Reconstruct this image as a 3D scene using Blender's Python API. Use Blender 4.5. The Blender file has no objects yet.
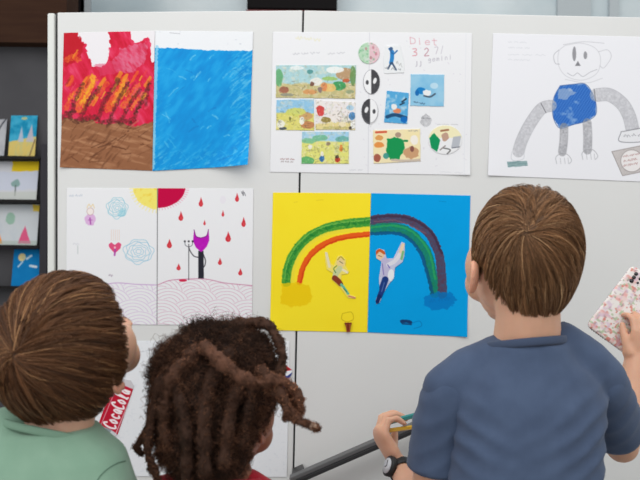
import bpy, bmesh, math, random
import numpy as np
from mathutils import Vector, Matrix, Euler

random.seed(7)
RNG = np.random.default_rng(11)
S = bpy.context.scene
COL = S.collection
PI = math.pi

# ------------------------------------------------------------------ camera geometry
CAM = np.array([0.0, -1.752, 1.25])
FPX = 800.0
ROLL = math.radians(0.8)          # the picture leans a little clockwise
CR, SR = math.cos(ROLL), math.sin(ROLL)


def U(px, py, y=0.0):
    """point of the place seen at photo position px,py at depth y (arrays allowed)"""
    a = (np.asarray(px, float) - 320.0) / FPX
    b = -(np.asarray(py, float) - 240.0) / FPX
    xr = a * CR - b * SR
    zr = a * SR + b * CR
    d = np.asarray(y, float) - CAM[1]
    return np.stack(np.broadcast_arrays(CAM[0] + xr * d, np.asarray(y, float) + 0 * xr, CAM[2] + zr * d), -1)


def V(a):
    return Vector((float(a[0]), float(a[1]), float(a[2])))


# ------------------------------------------------------------------ colour
def lin(c):
    c = np.asarray(c, float)
    return np.where(c <= 0.04045, c / 12.92, ((c + 0.055) / 1.055) ** 2.4)


def rgb(r, g, b):
    return np.array([r, g, b], float) / 255.0


# ------------------------------------------------------------------ noise
def _hash(ix, iy, iz, seed):
    h = (ix.astype(np.int64) * 374761393 + iy.astype(np.int64) * 668265263 + iz.astype(np.int64) * 2147483647 + seed * 974634777) & 0xFFFFFFFF
    h = ((h ^ (h >> 13)) * 1274126177) & 0xFFFFFFFF
    h = (h ^ (h >> 16)) & 0xFFFF
    return h / 65535.0


def noise3(p, seed=0):
    p = np.asarray(p, float)
    i = np.floor(p)
    f = p - i
    f = f * f * (3 - 2 * f)
    ix, iy, iz = i[..., 0], i[..., 1], i[..., 2]
    r = 0
    for dx in (0, 1):
        for dy in (0, 1):
            for dz in (0, 1):
                w = (f[..., 0] if dx else 1 - f[..., 0]) * (f[..., 1] if dy else 1 - f[..., 1]) * (f[..., 2] if dz else 1 - f[..., 2])
                r = r + w * _hash(ix + dx, iy + dy, iz + dz, seed)
    return r * 2 - 1


def fbm3(p, seed=0, octv=3):
    r, a, t = 0, 1.0, 0
    p = np.asarray(p, float)
    for k in range(octv):
        r = r + a * noise3(p * 2 ** k, seed + k * 17)
        t += a
        a *= 0.5
    return r / t


# ------------------------------------------------------------------ materials
def mat(name, color=(0.8, 0.8, 0.8), rough=0.6, metal=0.0, spec=0.5, attr=None, bump=None, sss=0.0, noise=None, sheen=0.0, trans=0.0, coat=0.0):
    m = bpy.data.materials.new(name)
    m.use_nodes = True
    nt = m.node_tree
    b = nt.nodes['Principled BSDF']
    c = tuple(float(x) for x in lin(color))
    b.inputs['Base Color'].default_value = (*c, 1)
    b.inputs['Roughness'].default_value = rough
    b.inputs['Metallic'].default_value = metal
    b.inputs['Specular IOR Level'].default_value = spec
    if coat:
        b.inputs['Coat Weight'].default_value = coat
    if sheen:
        b.inputs['Sheen Weight'].default_value = sheen
    if trans:
        b.inputs['Transmission Weight'].default_value = trans
    if sss:
        b.inputs['Subsurface Weight'].default_value = sss
        b.inputs['Subsurface Radius'].default_value = (1.0, 0.35, 0.2)
        b.inputs['Subsurface Scale'].default_value = 0.006
    if attr:
        a = nt.nodes.new('ShaderNodeAttribute')
        a.attribute_name = attr
        nt.links.new(a.outputs['Color'], b.inputs['Base Color'])
    tc = nt.nodes.new('ShaderNodeTexCoord')
    if noise:                                      # (scale, second colour, amount)
        n = nt.nodes.new('ShaderNodeTexNoise')
        n.inputs['Scale'].default_value = noise[0]
        n.inputs['Detail'].default_value = 5
        mp = nt.nodes.new('ShaderNodeMapping')
        if len(noise) > 3:
            mp.inputs['Scale'].default_value = noise[3]
        nt.links.new(tc.outputs['Object'], mp.inputs['Vector'])
        nt.links.new(mp.outputs['Vector'], n.inputs['Vector'])
        mx = nt.nodes.new('ShaderNodeMix')
        mx.data_type = 'RGBA'
        mx.inputs['A'].default_value = (*c, 1)
        mx.inputs['B'].default_value = (*tuple(float(x) for x in lin(noise[1])), 1)
        mr = nt.nodes.new('ShaderNodeMapRange')
        mr.inputs['From Min'].default_value = 0.35
        mr.inputs['From Max'].default_value = 0.65
        mr.inputs['To Max'].default_value = noise[2]
        nt.links.new(n.outputs['Fac'], mr.inputs['Value'])
        nt.links.new(mr.outputs['Result'], mx.inputs['Factor'])
        nt.links.new(mx.outputs['Result'], b.inputs['Base Color'])
    if bump:                                       # (scale, strength, distance)
        n2 = nt.nodes.new('ShaderNodeTexNoise')
        n2.inputs['Scale'].default_value = bump[0]
        n2.inputs['Detail'].default_value = 4
        nt.links.new(tc.outputs['Object'], n2.inputs['Vector'])
        bp = nt.nodes.new('ShaderNodeBump')
        bp.inputs['Strength'].default_value = bump[1]
        bp.inputs['Distance'].default_value = bump[2]
        nt.links.new(n2.outputs['Fac'], bp.inputs['Height'])
        nt.links.new(bp.outputs['Normal'], b.inputs['Normal'])
    return m


M = {}
M['board'] = mat('board_laminate', rgb(226, 226, 225), 0.38, spec=0.4, noise=(3.0, rgb(221, 222, 221), 0.6), bump=(900, 0.04, 0.0005))
M['alu'] = mat('white_edge_profile', rgb(226, 228, 224), 0.35)
M['gasket'] = mat('dark_seam', rgb(58, 58, 60), 0.6)
M['paper'] = mat('drawn_paper', attr='Col', rough=0.85, spec=0.12, bump=(350, 0.06, 0.0006))
M['paint'] = mat('painted_paper', attr='Col', rough=0.6, spec=0.2, bump=(300, 0.10, 0.0006))
M['skin'] = mat('skin', attr='Col', rough=0.5, spec=0.35, sss=0.25, bump=(420, 0.12, 0.0006))
M['hair'] = mat('hair', attr='Col', rough=0.48, spec=0.3)
M['frizz'] = mat('frizzy_hair', attr='Col', rough=0.8, spec=0.2)
M['navy'] = mat('faded_navy_cotton', rgb(72, 86, 112), 0.9, spec=0.15, sheen=0.12, noise=(26, rgb(80, 95, 122), 0.9), bump=(900, 0.25, 0.0008))
M['navyrib'] = mat('navy_rib', rgb(70, 82, 106), 0.9, spec=0.15, sheen=0.15, bump=(1300, 0.4, 0.001))
M['mint'] = mat('mint_cotton', rgb(132, 166, 144), 0.9, spec=0.15, sheen=0.15, noise=(30, rgb(140, 173, 151), 0.9), bump=(900, 0.2, 0.0008))
M['mintrib'] = mat('mint_rib', rgb(128, 160, 139), 0.9, spec=0.15, bump=(1300, 0.4, 0.001))
M['mintdark'] = mat('mint_seam', rgb(92, 120, 104), 0.9, spec=0.1)
M['red'] = mat('red_cotton', rgb(168, 22, 40), 0.9, spec=0.15, sheen=0.15, noise=(60, rgb(190, 40, 55), 0.9), bump=(900, 0.2, 0.0008))
M['denim'] = mat('dark_denim', rgb(52, 60, 82), 0.9, spec=0.1, noise=(80, rgb(66, 76, 100), 0.8))
M['shoe'] = mat('grey_shoe', rgb(90, 90, 95), 0.7)
M['blackmetal'] = mat('black_metal', rgb(40, 40, 42), 0.4, spec=0.5)
M['litmetal'] = mat('lit_black_metal', rgb(92, 92, 93), 0.45, spec=0.5)  # paler copy of the black metal, light on the bar's top put into colour
M['rack'] = mat('charcoal_board', rgb(80, 79, 82), 0.7, spec=.2, noise=(6, rgb(70, 69, 73), 0.8))
M['rackpost'] = mat('dark_grey_post', rgb(56, 55, 60), 0.6, spec=.15)
M['ledge'] = mat('black_ledge', rgb(30, 28, 29), 0.6, spec=.15)
M['brown'] = mat('dark_brown_wood', rgb(64, 43, 32), 0.8, spec=0.08, noise=(7, rgb(56, 36, 28), 0.9, (1, 1, 12)))
M['floor'] = mat('grey_floor', rgb(150, 146, 140), 0.5, noise=(12, rgb(140, 137, 132), 0.8))
M['wall'] = mat('pale_wall', rgb(190, 198, 202), 0.7)
M['glass'] = mat('blue_grey_glass', rgb(186, 204, 212), 0.12, spec=0.6, noise=(2.2, rgb(218, 227, 230), 0.9))
M['winframe'] = mat('window_metal', rgb(176, 182, 186), 0.35)
M['blackscreen'] = mat('black_panel', rgb(22, 19, 20), 0.6, spec=0.08)
M['redstrip'] = mat('red_strip', rgb(120, 40, 42), 0.5)
M['rubber'] = mat('black_rubber', rgb(30, 30, 33), 0.55)
M['steel'] = mat('watch_steel', rgb(150, 150, 155), 0.25, metal=0.9)
M['dial'] = mat('pale_dial', rgb(205, 208, 214), 0.2, spec=0.6)
M['pcase'] = mat('phone_case', attr='Col', rough=0.3, spec=0.5)
M['lens'] = mat('camera_lens', rgb(30, 28, 34), 0.1, spec=0.7)
M['phone'] = mat('phone_body', rgb(28, 28, 32), 0.2)
M['pencily'] = mat('yellow_lacquer', rgb(226, 180, 60), 0.35)
M['pencilg'] = mat('teal_lacquer', rgb(46, 140, 138), 0.35)
M['pencilr'] = mat('red_lacquer', rgb(190, 60, 60), 0.35)
M['wood'] = mat('pencil_wood', rgb(214, 176, 130), 0.6)


# ------------------------------------------------------------------ mesh helpers
def link(o, parent=None):
    COL.objects.link(o)
    if parent is not None:
        o.parent = parent
    return o


def world_base(p):
    b = np.zeros(3)
    while p is not None:
        b += np.array(p.location)
        p = p.parent
    return b


def mesh_obj(name, verts, faces, material, parent=None, cols=None, smooth=True):
    """faces: int array (n,3|4) or list of such"""
    verts = np.asarray(verts, float) - world_base(parent)
    me = bpy.data.meshes.new(name)
    if not isinstance(faces, (list, tuple)):
        faces = [faces]
    fl = [np.asarray(f, int) for f in faces if len(f)]
    me.vertices.add(len(verts))
    me.vertices.foreach_set('co', verts.astype(np.float32).ravel())
    loops = np.concatenate([f.ravel() for f in fl])
    tot = np.concatenate([np.full(len(f), f.shape[1]) for f in fl])
    start = np.concatenate([[0], np.cumsum(tot)[:-1]])
    me.loops.add(len(loops))
    me.loops.foreach_set('vertex_index', loops.astype(np.int32))
    me.polygons.add(len(tot))
    me.polygons.foreach_set('loop_start', start.astype(np.int32))
    me.polygons.foreach_set('use_smooth', np.full(len(tot), smooth))
    me.update(calc_edges=True)
    me.validate()
    if cols is not None:
        set_cols(me, cols)
    me.materials.append(material)
    o = bpy.data.objects.new(name, me)
    return link(o, parent)


def set_cols(me, cols):
    a = me.color_attributes.new('Col', 'FLOAT_COLOR', 'POINT')
    c = np.ones((len(cols), 4), np.float32)
    c[:, :3] = lin(np.clip(cols, 0, 1))
    a.data.foreach_set('color', c.ravel())


def tag(o, label=None, cat=None, group=None, kind=None):
    if label: o['label'] = label
    if cat: o['category'] = cat
    if group: o['group'] = group
    if kind: o['kind'] = kind
    return o


def empty(name, loc, label=None, cat=None, group=None):
    o = bpy.data.objects.new(name, None)
    o.empty_display_size = 0.05
    o.location = V(loc)
    link(o)
    return tag(o, label, cat, group)


class MB:
    def __init__(s):
        s.v, s.f, s.n = [], [], 0

    def add(s, v, f):
        v = np.asarray(v, float)
        s.v.append(v)
        for q in f:
            q = np.asarray(q, int)
            if len(q): s.f.append(q + s.n)
        s.n += len(v)
        return s

    def box(s, c, h, R=None):
        c = np.asarray(c, float)
        v = np.array([[x, y, z] for x in (-1, 1) for y in (-1, 1) for z in (-1, 1)], float) * np.asarray(h, float)
        if R is not None: v = v @ np.asarray(R, float).T
        f = np.array([[0, 1, 3, 2], [4, 6, 7, 5], [0, 4, 5, 1], [2, 3, 7, 6], [0, 2, 6, 4], [1, 5, 7, 3]])
        return s.add(v + c, [f])

    def slab(s, quad, d):
        """closed slab: four corners (front, counter clockwise or not) and a depth vector"""
        q = np.asarray(quad, float)
        v = np.concatenate([q, q + np.asarray(d, float)])
        f = np.array([[0, 1, 2, 3], [7, 6, 5, 4], [0, 4, 5, 1], [1, 5, 6, 2], [2, 6, 7, 3], [3, 7, 4, 0]])
        return s.add(v, [f])

    def tube(s, pts, rad, n=14, up=None, caps=True, rad2=None, ncap=4):
        pts = np.asarray(pts, float)
        rad = np.broadcast_to(np.asarray(rad, float), (len(pts),)).copy()
        r2 = rad.copy() if rad2 is None else np.broadcast_to(np.asarray(rad2, float), (len(pts),)).copy()
        t = np.gradient(pts, axis=0)
        t /= np.linalg.norm(t, axis=1)[:, None] + 1e-12
        if caps:
            a = np.linspace(0, PI / 2, ncap + 1)[1:]
            a[-1] = PI / 2 * 0.985
            m0 = min(rad[0], r2[0]); m1 = min(rad[-1], r2[-1])
            P0 = [pts[0] - t[0] * m0 * math.sin(x) for x in a[::-1]]
            P1 = [pts[-1] + t[-1] * m1 * math.sin(x) for x in a]
            c0 = np.cos(a[::-1]); c1 = np.cos(a)
            pts = np.concatenate([P0, pts, P1])
            rad = np.concatenate([rad[0] * c0, rad, rad[-1] * c1])
            r2 = np.concatenate([r2[0] * c0, r2, r2[-1] * c1])
            t = np.concatenate([np.repeat(t[:1], len(a), 0), t, np.repeat(t[-1:], len(a), 0)])
        if up is None:
            up = np.array([0, 0, 1.0]) if abs(t[0][2]) < 0.9 else np.array([1.0, 0, 0])
        u = np.asarray(up, float)
        us = []
        for k in range(len(pts)):
            u = u - t[k] * (u @ t[k])
            u = u / (np.linalg.norm(u) + 1e-12)
            us.append(u)
        us = np.array(us)
        ws = np.cross(t, us)
        ang = np.linspace(0, 2 * PI, n, endpoint=False)
        v = pts[:, None] + (us * rad[:, None])[:, None] * np.cos(ang)[None, :, None] + (ws * r2[:, None])[:, None] * np.sin(ang)[None, :, None]
        m = len(pts)
        i = np.arange(m - 1)[:, None] * n
        j = np.arange(n)[None]
        jn = (j + 1) % n
        f = np.stack([i + j, i + jn, i + n + jn, i + n + j], -1).reshape(-1, 4)
        vv = v.reshape(-1, 3)
        base = len(vv)
        vv = np.concatenate([vv, pts[:1], pts[-1:]])
        jj = np.arange(n)
        f0 = np.stack([np.full(n, base), (jj + 1) % n, jj], -1)
        f1 = np.stack([np.full(n, base + 1), (m - 1) * n + jj, (m - 1) * n + (jj + 1) % n], -1)
        return s.add(vv, [f, f0, f1])

    def ell(s, c, r, R=None, nu=20, nv=12):
        th = np.linspace(0, PI, nv + 1)[1:-1]
        ph = np.linspace(0, 2 * PI, nu, endpoint=False)
        v = np.stack([np.sin(th)[:, None] * np.cos(ph), np.sin(th)[:, None] * np.sin(ph), np.cos(th)[:, None] + 0 * ph], -1).reshape(-1, 3)
        v = np.concatenate([v, [[0, 0, 1], [0, 0, -1]]]) * np.asarray(r, float)
        if R is not None: v = v @ np.asarray(R, float).T
        m = nv - 1
        i = np.arange(m - 1)[:, None] * nu
        j = np.arange(nu)[None]
        jn = (j + 1) % nu
        f = np.stack([i + j, i + nu + j, i + nu + jn, i + jn], -1).reshape(-1, 4)
        jj = np.arange(nu)
        b = m * nu
        f0 = np.stack([np.full(nu, b), jj, (jj + 1) % nu], -1)
        f1 = np.stack([np.full(nu, b + 1), (m - 1) * nu + (jj + 1) % nu, (m - 1) * nu + jj], -1)
        return s.add(v + np.asarray(c, float), [f, f0, f1])

    def loft(s, rings, n=36, ex=2.5, ax=(1, 0, 0), ay=(0, 1, 0)):
        """rings of (centre, rx, ry): closed stack of superellipses"""
        ax = np.asarray(ax, float); ay = np.asarray(ay, float)
        a = np.linspace(0, 2 * PI, n, endpoint=False)
        ca = np.sign(np.cos(a)) * np.abs(np.cos(a)) ** (2 / ex)
        sa = np.sign(np.sin(a)) * np.abs(np.sin(a)) ** (2 / ex)
        v = np.concatenate([np.asarray(c, float) + ax * (rx * ca)[:, None] + ay * (ry * sa)[:, None] for c, rx, ry in rings])
        m = len(rings)
        i = np.arange(m - 1)[:, None] * n
        j = np.arange(n)[None]
        jn = (j + 1) % n
        f = np.stack([i + j, i + jn, i + n + jn, i + n + j], -1).reshape(-1, 4)
        b = len(v)
        v = np.concatenate([v, [rings[0][0]], [rings[-1][0]]])
        jj = np.arange(n)
        f0 = np.stack([np.full(n, b), (jj + 1) % n, jj], -1)
        f1 = np.stack([np.full(n, b + 1), (m - 1) * n + jj, (m - 1) * n + (jj + 1) % n], -1)
        return s.add(v, [f, f0, f1])

    def build(s, name, material, parent=None, smooth=True, cols=None, bevel=0.0):
        q = [f for f in s.f if f.shape[1] == 4]
        t = [f for f in s.f if f.shape[1] == 3]
        fs = ([np.concatenate(q)] if q else []) + ([np.concatenate(t)] if t else [])
        o = mesh_obj(name, np.concatenate(s.v), fs, material, parent, cols, smooth)
        if bevel:
            md = o.modifiers.new('soft_edges', 'BEVEL')
            md.width = bevel
            md.segments = 2
            md.limit_method = 'ANGLE'
        return o


def remeshed(mb, voxel, smooth_it=4, smooth_f=0.5):
    """one continuous surface around everything in mb: vertices, quads, normals"""
    o = mb.build('tmp', M['skin'])
    r = o.modifiers.new('r', 'REMESH')
    r.mode = 'VOXEL'
    r.voxel_size = voxel
    if smooth_it:
        sm = o.modifiers.new('s', 'SMOOTH')
        sm.factor = smooth_f
        sm.iterations = smooth_it
    dg = bpy.context.evaluated_depsgraph_get()
    dg.update()
    me = bpy.data.meshes.new_from_object(o.evaluated_get(dg))
    n = len(me.vertices)
    v = np.empty(n * 3, np.float32); me.vertices.foreach_get('co', v)
    nr = np.empty(n * 3, np.float32); me.vertices.foreach_get('normal', nr)
    tot = np.empty(len(me.polygons), np.int32); me.polygons.foreach_get('loop_total', tot)
    st = np.empty(len(me.polygons), np.int32); me.polygons.foreach_get('loop_start', st)
    lp = np.empty(len(me.loops), np.int32); me.loops.foreach_get('vertex_index', lp)
    q = st[tot == 4]; t = st[tot == 3]
    faces = []
    if len(q): faces.append(np.stack([lp[q + k] for k in range(4)], -1))
    if len(t): faces.append(np.stack([lp[t + k] for k in range(3)], -1))
    old = o.data
    bpy.data.objects.remove(o)
    bpy.data.meshes.remove(old)
    bpy.data.meshes.remove(me)
    return v.reshape(-1, 3).astype(float), faces, nr.reshape(-1, 3).astype(float)


def strands(paths, radii, sides=3):
    """paths (n,k,3), radii (n,k) -> verts, quads for thin tubes"""
    n, k, _ = paths.shape
    t = np.gradient(paths, axis=1)
    t /= np.linalg.norm(t, axis=2)[..., None] + 1e-9
    ref = np.where(np.abs(t[..., 2:3]) < 0.9, np.array([0, 0, 1.0]), np.array([1.0, 0, 0]))
    u = np.cross(t, ref); u /= np.linalg.norm(u, axis=2)[..., None] + 1e-9
    w = np.cross(t, u)
    a = np.arange(sides) * 2 * PI / sides
    v = paths[:, :, None] + radii[:, :, None, None] * (u[:, :, None] * np.cos(a)[:, None] + w[:, :, None] * np.sin(a)[:, None])
    base = (np.arange(n) * k * sides)[:, None, None] + (np.arange(k - 1) * sides)[None, :, None]
    j = np.arange(sides)[None, None]
    jn = (j + 1) % sides
    f = np.stack([base + j, base + jn, base + sides + jn, base + sides + j], -1).reshape(-1, 4)
    return v.reshape(-1, 3), f


# ------------------------------------------------------------------ painting on a sheet
def seg_dist(X, Y, pts):
    d = np.full(X.shape, 1e9)
    for (x0, y0), (x1, y1) in zip(pts[:-1], pts[1:]):
        dx, dy = x1 - x0, y1 - y0
        L = dx * dx + dy * dy + 1e-9
        t = np.clip(((X - x0) * dx + (Y - y0) * dy) / L, 0, 1)
        d = np.minimum(d, np.hypot(X - x0 - t * dx, Y - y0 - t * dy))
    return d


def curve(pts, n=8):
    """smooth line through points"""
    p = np.asarray(pts, float)
    if len(p) < 3: return p
    e = np.concatenate([[2 * p[0] - p[1]], p, [2 * p[-1] - p[-2]]])
    out = []
    for k in range(1, len(e) - 2):
        for t in np.linspace(0, 1, n, endpoint=False):
            a, b, c, d = e[k - 1], e[k], e[k + 1], e[k + 2]
            out.append(0.5 * (2 * b + (c - a) * t + (2 * a - 5 * b + 4 * c - d) * t * t + (3 * b - a - 3 * c + d) * t ** 3))
    out.append(p[-1])
    return np.array(out)


class Sheet:
    """a sheet of paper: grid of points with a colour for every point; drawn in photo coordinates"""

    def __init__(s, quad, base=(240, 240, 244), res=2.6, seed=1):
        q = np.asarray(quad, float)          # TL, TR, BR, BL
        s.q = q
        w = max(np.hypot(*(q[1] - q[0])), np.hypot(*(q[2] - q[3])))
        h = max(np.hypot(*(q[3] - q[0])), np.hypot(*(q[2] - q[1])))
        s.nx, s.ny = int(w * res) + 2, int(h * res) + 2
        u, v = np.meshgrid(np.linspace(0, 1, s.nx), np.linspace(0, 1, s.ny))
        s.u, s.v = u.ravel(), v.ravel()
        p = ((1 - s.u) * (1 - s.v))[:, None] * q[0] + (s.u * (1 - s.v))[:, None] * q[1] + (s.u * s.v)[:, None] * q[2] + ((1 - s.u) * s.v)[:, None] * q[3]
        s.X, s.Y = p[:, 0], p[:, 1]
        s.C = np.tile(rgb(*base), (len(s.X), 1))
        s.rng = np.random.default_rng(seed)
        s.seed = seed

    def n(s, sx, sy=None, rot=0.0, seed=0, octv=3):
        sy = sx if sy is None else sy
        c, si = math.cos(rot), math.sin(rot)
        a = (s.X * c + s.Y * si) / sx
        b = (-s.X * si + s.Y * c) / sy
        return fbm3(np.stack([a, b, np.full_like(a, 3.7 * s.seed)], -1), seed + s.seed * 31, octv)

    def mix(s, a, col):
        a = np.clip(a, 0, 1)[:, None]
        s.C = s.C * (1 - a) + rgb(*col) * a

    def poly(s, pts, col=None, alpha=1.0, soft=0.35, rag=0.0):
        pts = np.asarray(pts, float)
        X, Y = s.X, s.Y
        if rag:
            X = X + rag * s.n(3, seed=5); Y = Y + rag * s.n(3, seed=9)
        lo, hi = pts.min(0) - 3 - rag, pts.max(0) + 3 + rag
        k = np.nonzero((X > lo[0]) & (X < hi[0]) & (Y > lo[1]) & (Y < hi[1]))[0]
        m = np.zeros(len(X))
        if len(k) == 0: return m
        x, y = X[k], Y[k]
        ins = np.zeros(len(k), bool)
        n = len(pts)
        for i in range(n):
            x0, y0 = pts[i]; x1, y1 = pts[(i + 1) % n]
            c = ((y0 > y) != (y1 > y))
            xi = x0 + (y - y0) * (x1 - x0) / ((y1 - y0) if y1 != y0 else 1e-9)
            ins ^= c & (x < xi)
        d = seg_dist(x, y, np.concatenate([pts, pts[:1]]))
        sd = np.where(ins, d, -d)
        m[k] = np.clip(sd / (2 * soft) + 0.5, 0, 1)
        if col is not None: s.mix(m * alpha, col)
        return m

    def ell(s, cx, cy, rx, ry, col=None, alpha=1.0, rot=0.0, rag=0.0):
        a = np.linspace(0, 2 * PI, 28, endpoint=False)
        x, y = rx * np.cos(a), ry * np.sin(a)
        c, si = math.cos(rot), math.sin(rot)
        return s.poly(np.stack([cx + x * c - y * si, cy + x * si + y * c], -1), col, alpha, rag=rag)

    def line(s, pts, w, col, alpha=1.0, smooth=True, rag=0.0, grain=0.0):
        pts = curve(pts) if smooth else np.asarray(pts, float)
        lo, hi = pts.min(0) - w - 2, pts.max(0) + w + 2
        k = np.nonzero((s.X > lo[0]) & (s.X < hi[0]) & (s.Y > lo[1]) & (s.Y < hi[1]))[0]
        if len(k) == 0: return
        X, Y = s.X[k], s.Y[k]
        if rag:
            X = X + rag * s.n(2.0, seed=3)[k]; Y = Y + rag * s.n(2.0, seed=4)[k]
        d = seg_dist(X, Y, pts)
        a = np.clip((w / 2 - d) / 0.7 + 0.5, 0, 1) * min(1.0, w / 0.5)
        if grain:
            a = a * np.clip(1 - grain * (0.5 + s.n(1.6, seed=21)[k]), 0, 1)
        m = np.zeros(len(s.X)); m[k] = a * alpha
        s.mix(m, col)

    def scribble(s, x0, y0, x1, y1, col, n=10, h=2.0, w=0.5, alpha=0.7):
        """illegible handwriting between two points"""
        t = np.linspace(0, 1, n * 3)
        r = s.rng
        px = x0 + (x1 - x0) * t + r.normal(0, 0.35, len(t))
        py = y0 + (y1 - y0) * t + h * 0.5 * np.sin(np.arange(len(t)) * 2.1) * r.uniform(0.3, 1, len(t))
        k = 0
        while k < len(t) - 3:
            L = int(r.integers(5, 9))
            s.line(np.stack([px[k:k + L], py[k:k + L]], -1), w, col, alpha)
            k += L + 1

    def hatch(s, m, col, ang, space=1.0, w=0.5, alpha=0.7, wob=0.6):
        """pencil hatching inside a mask"""
        c, si = math.cos(ang), math.sin(ang)
        b = (-s.X * si + s.Y * c) + wob * s.n(6, seed=40)
        f = np.abs(((b / space) % 1.0) - 0.5) * 2
        a = np.clip((f - (1 - w)) / 0.35 + 0.5, 0, 1)
        s.mix(m * a * alpha * np.clip(0.75 + 0.6 * s.n(3, seed=41), 0.2, 1), col)

    def build(s, name, parent, y=-0.0012, material=None, thick=0.0005, bend=None, cut=None):
        """bend(u,v)->distance off the board.  cut: mask of points that stay (cut-out outline)"""
        off = np.zeros(len(s.X)) if bend is None else bend(s.u, s.v)
        P = U(s.X, s.Y, 0.0)
        P[:, 1] = y - off
        i = np.arange(s.ny - 1)[:, None] * s.nx
        j = np.arange(s.nx - 1)[None]
        f = np.stack([i + j, i + s.nx + j, i + s.nx + j + 1, i + j + 1], -1).reshape(-1, 4)
        if cut is not None:
            keep = (cut[f] > 0.5).all(1)
            f = f[keep]
            used = np.unique(f)
            mp = np.full(len(P), -1); mp[used] = np.arange(len(used))
            f = mp[f]; P = P[used]; C = s.C[used]
        else:
            C = s.C
        # rim: give the paper its thickness
        e = np.concatenate([f[:, [0, 1]], f[:, [1, 2]], f[:, [2, 3]], f[:, [3, 0]]])
        key = np.sort(e, 1)
        kk = key[:, 0] * (len(P) + 1) + key[:, 1]
        _, idx, cnt = np.unique(kk, return_index=True, return_counts=True)
        be = e[idx[cnt == 1]]
        bv = np.unique(be)
        mp = np.full(len(P), -1); mp[bv] = len(P) + np.arange(len(bv))
        P2 = P[bv].copy(); P2[:, 1] += thick
        rim = np.stack([be[:, 1], be[:, 0], mp[be[:, 0]], mp[be[:, 1]]], -1)
        return mesh_obj(name, np.concatenate([P, P2]), [np.concatenate([f, rim])], material or M['paper'], parent, np.concatenate([C, C[bv]]))


def cutout(name, parent, pts, base, painter, label=None, y=-0.0022, rag=0.0, seed=3, res=3.2):
    """a picture cut out along an outline and pasted on a sheet"""
    pts = np.asarray(pts, float)
    lo, hi = pts.min(0) - 0.6, pts.max(0) + 0.6
    s = Sheet([(lo[0], lo[1]), (hi[0], lo[1]), (hi[0], hi[1]), (lo[0], hi[1])], base, res, seed)
    m = s.poly(pts, soft=0.2, rag=rag)
    painter(s)
    o = s.build(name, parent, y, thick=0.0008, cut=m)
    if label: o['label'] = label
    return o


def ellpts(cx, cy, rx, ry, n=40):
    a = np.linspace(0, 2 * PI, n, endpoint=False)
    return np.stack([cx + rx * np.cos(a), cy + ry * np.sin(a)], -1)


# letters for handwriting, in a unit box (x right, y down)
GL = {
    'D': [[(0, 0), (0, 1)], [(0, 0), (.6, .15), (.75, .5), (.6, .85), (0, 1)]],
    'i': [[(.3, .35), (.3, 1)], [(.3, .08), (.3, .14)]],
    'e': [[(.05, .65), (.7, .62), (.6, .38), (.3, .35), (.05, .65), (.25, .98), (.7, .9)]],
    't': [[(.35, 0), (.35, .85), (.6, 1)], [(.05, .3), (.75, .28)]],
    '3': [[(.1, .08), (.6, .05), (.65, .3), (.3, .46), (.7, .6), (.65, .92), (.1, .98)]],
    '2': [[(.1, .2), (.4, .02), (.68, .25), (.45, .6), (.08, .98), (.75, .95)]],
    '7': [[(.1, .05), (.7, .05), (.35, 1)]],
    '/': [[(.6, 0), (.2, 1)]],
    'j': [[(.5, .1), (.5, .9), (.2, 1.1)]],
    'g': [[(.65, .4), (.3, .35), (.1, .6), (.35, .8), (.65, .45), (.62, 1.15), (.2, 1.2)]],
    'm': [[(.05, .95), (.08, .4), (.3, .45), (.33, .95), (.36, .5), (.6, .42), (.68, .95)]],
    'n': [[(.1, .95), (.12, .4), (.5, .42), (.6, .95)]],
    'a': [[(.65, .45), (.3, .38), (.1, .68), (.35, .95), (.65, .5), (.72, .95)]],
    'o': [[(.35, .38), (.08, .66), (.35, .96), (.64, .66), (.35, .38)]],
    'c': [[(.65, .45), (.3, .38), (.08, .68), (.35, .97), (.68, .88)]],
    'C': [[(.8, .2), (.5, 0), (.1, .25), (.0, .65), (.3, 1), (.75, .9)]],
    'l': [[(.2, .95), (.5, .4), (.5, .05), (.3, .05), (.28, .85), (.5, 1)]],
    ' ': [],
}


def write(s, text, org, ax, ay, w, col, alpha=0.9):
    """ax: one letter advance, ay: letter height, both as photo vectors"""
    org, ax, ay = np.asarray(org, float), np.asarray(ax, float), np.asarray(ay, float)
    for k, ch in enumerate(text):
        for st in GL[ch]:
            p = np.array([org + ax * (k + x * 0.9) + ay * yy for x, yy in st])
            s.line(p, w, col, alpha)


# ------------------------------------------------------------------ the room
mb = MB(); mb.box((0, 0.0, -0.05), (4, 4, 0.05)); tag(mb.build('floor', M['floor'], smooth=False), kind='structure')
mb = MB(); mb.box((0, 1.55, 1.5), (4, 0.05, 1.5)); tag(mb.build('wall_back', M['wall'], smooth=False), kind='structure')


def upright(mb, x0, y0, x1, y1, dep, th):
    """box with its front at depth dep covering a photo rectangle"""
    a = U(x0, y0, dep); b = U(x1, y1, dep)
    c = (a + b) / 2; c[1] = dep + th / 2
    mb.box(c, (abs(b[0] - a[0]) / 2, th / 2, abs(a[2] - b[2]) / 2))


# interior window band behind the board
mb = MB(); upright(mb, 84, -160, 760, 90, 1.42, 0.06)
wn = tag(mb.build('window_1', M['glass'], smooth=False), kind='structure')
for nm, x0, x1, m in (('window_frame', 66, 76, 'winframe'), ('window_frame', 76.2, 83, 'blackscreen'), ('window_frame', 83.2, 89, 'winframe'), ('window_frame', 612, 618, 'wall'), ('window_frame', 560, 590, 'wall')):
    mb = MB(); upright(mb, x0, -160, x1, 90, 1.40, 0.05)
    mb.build(nm, M[m], wn, smooth=False)

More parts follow.
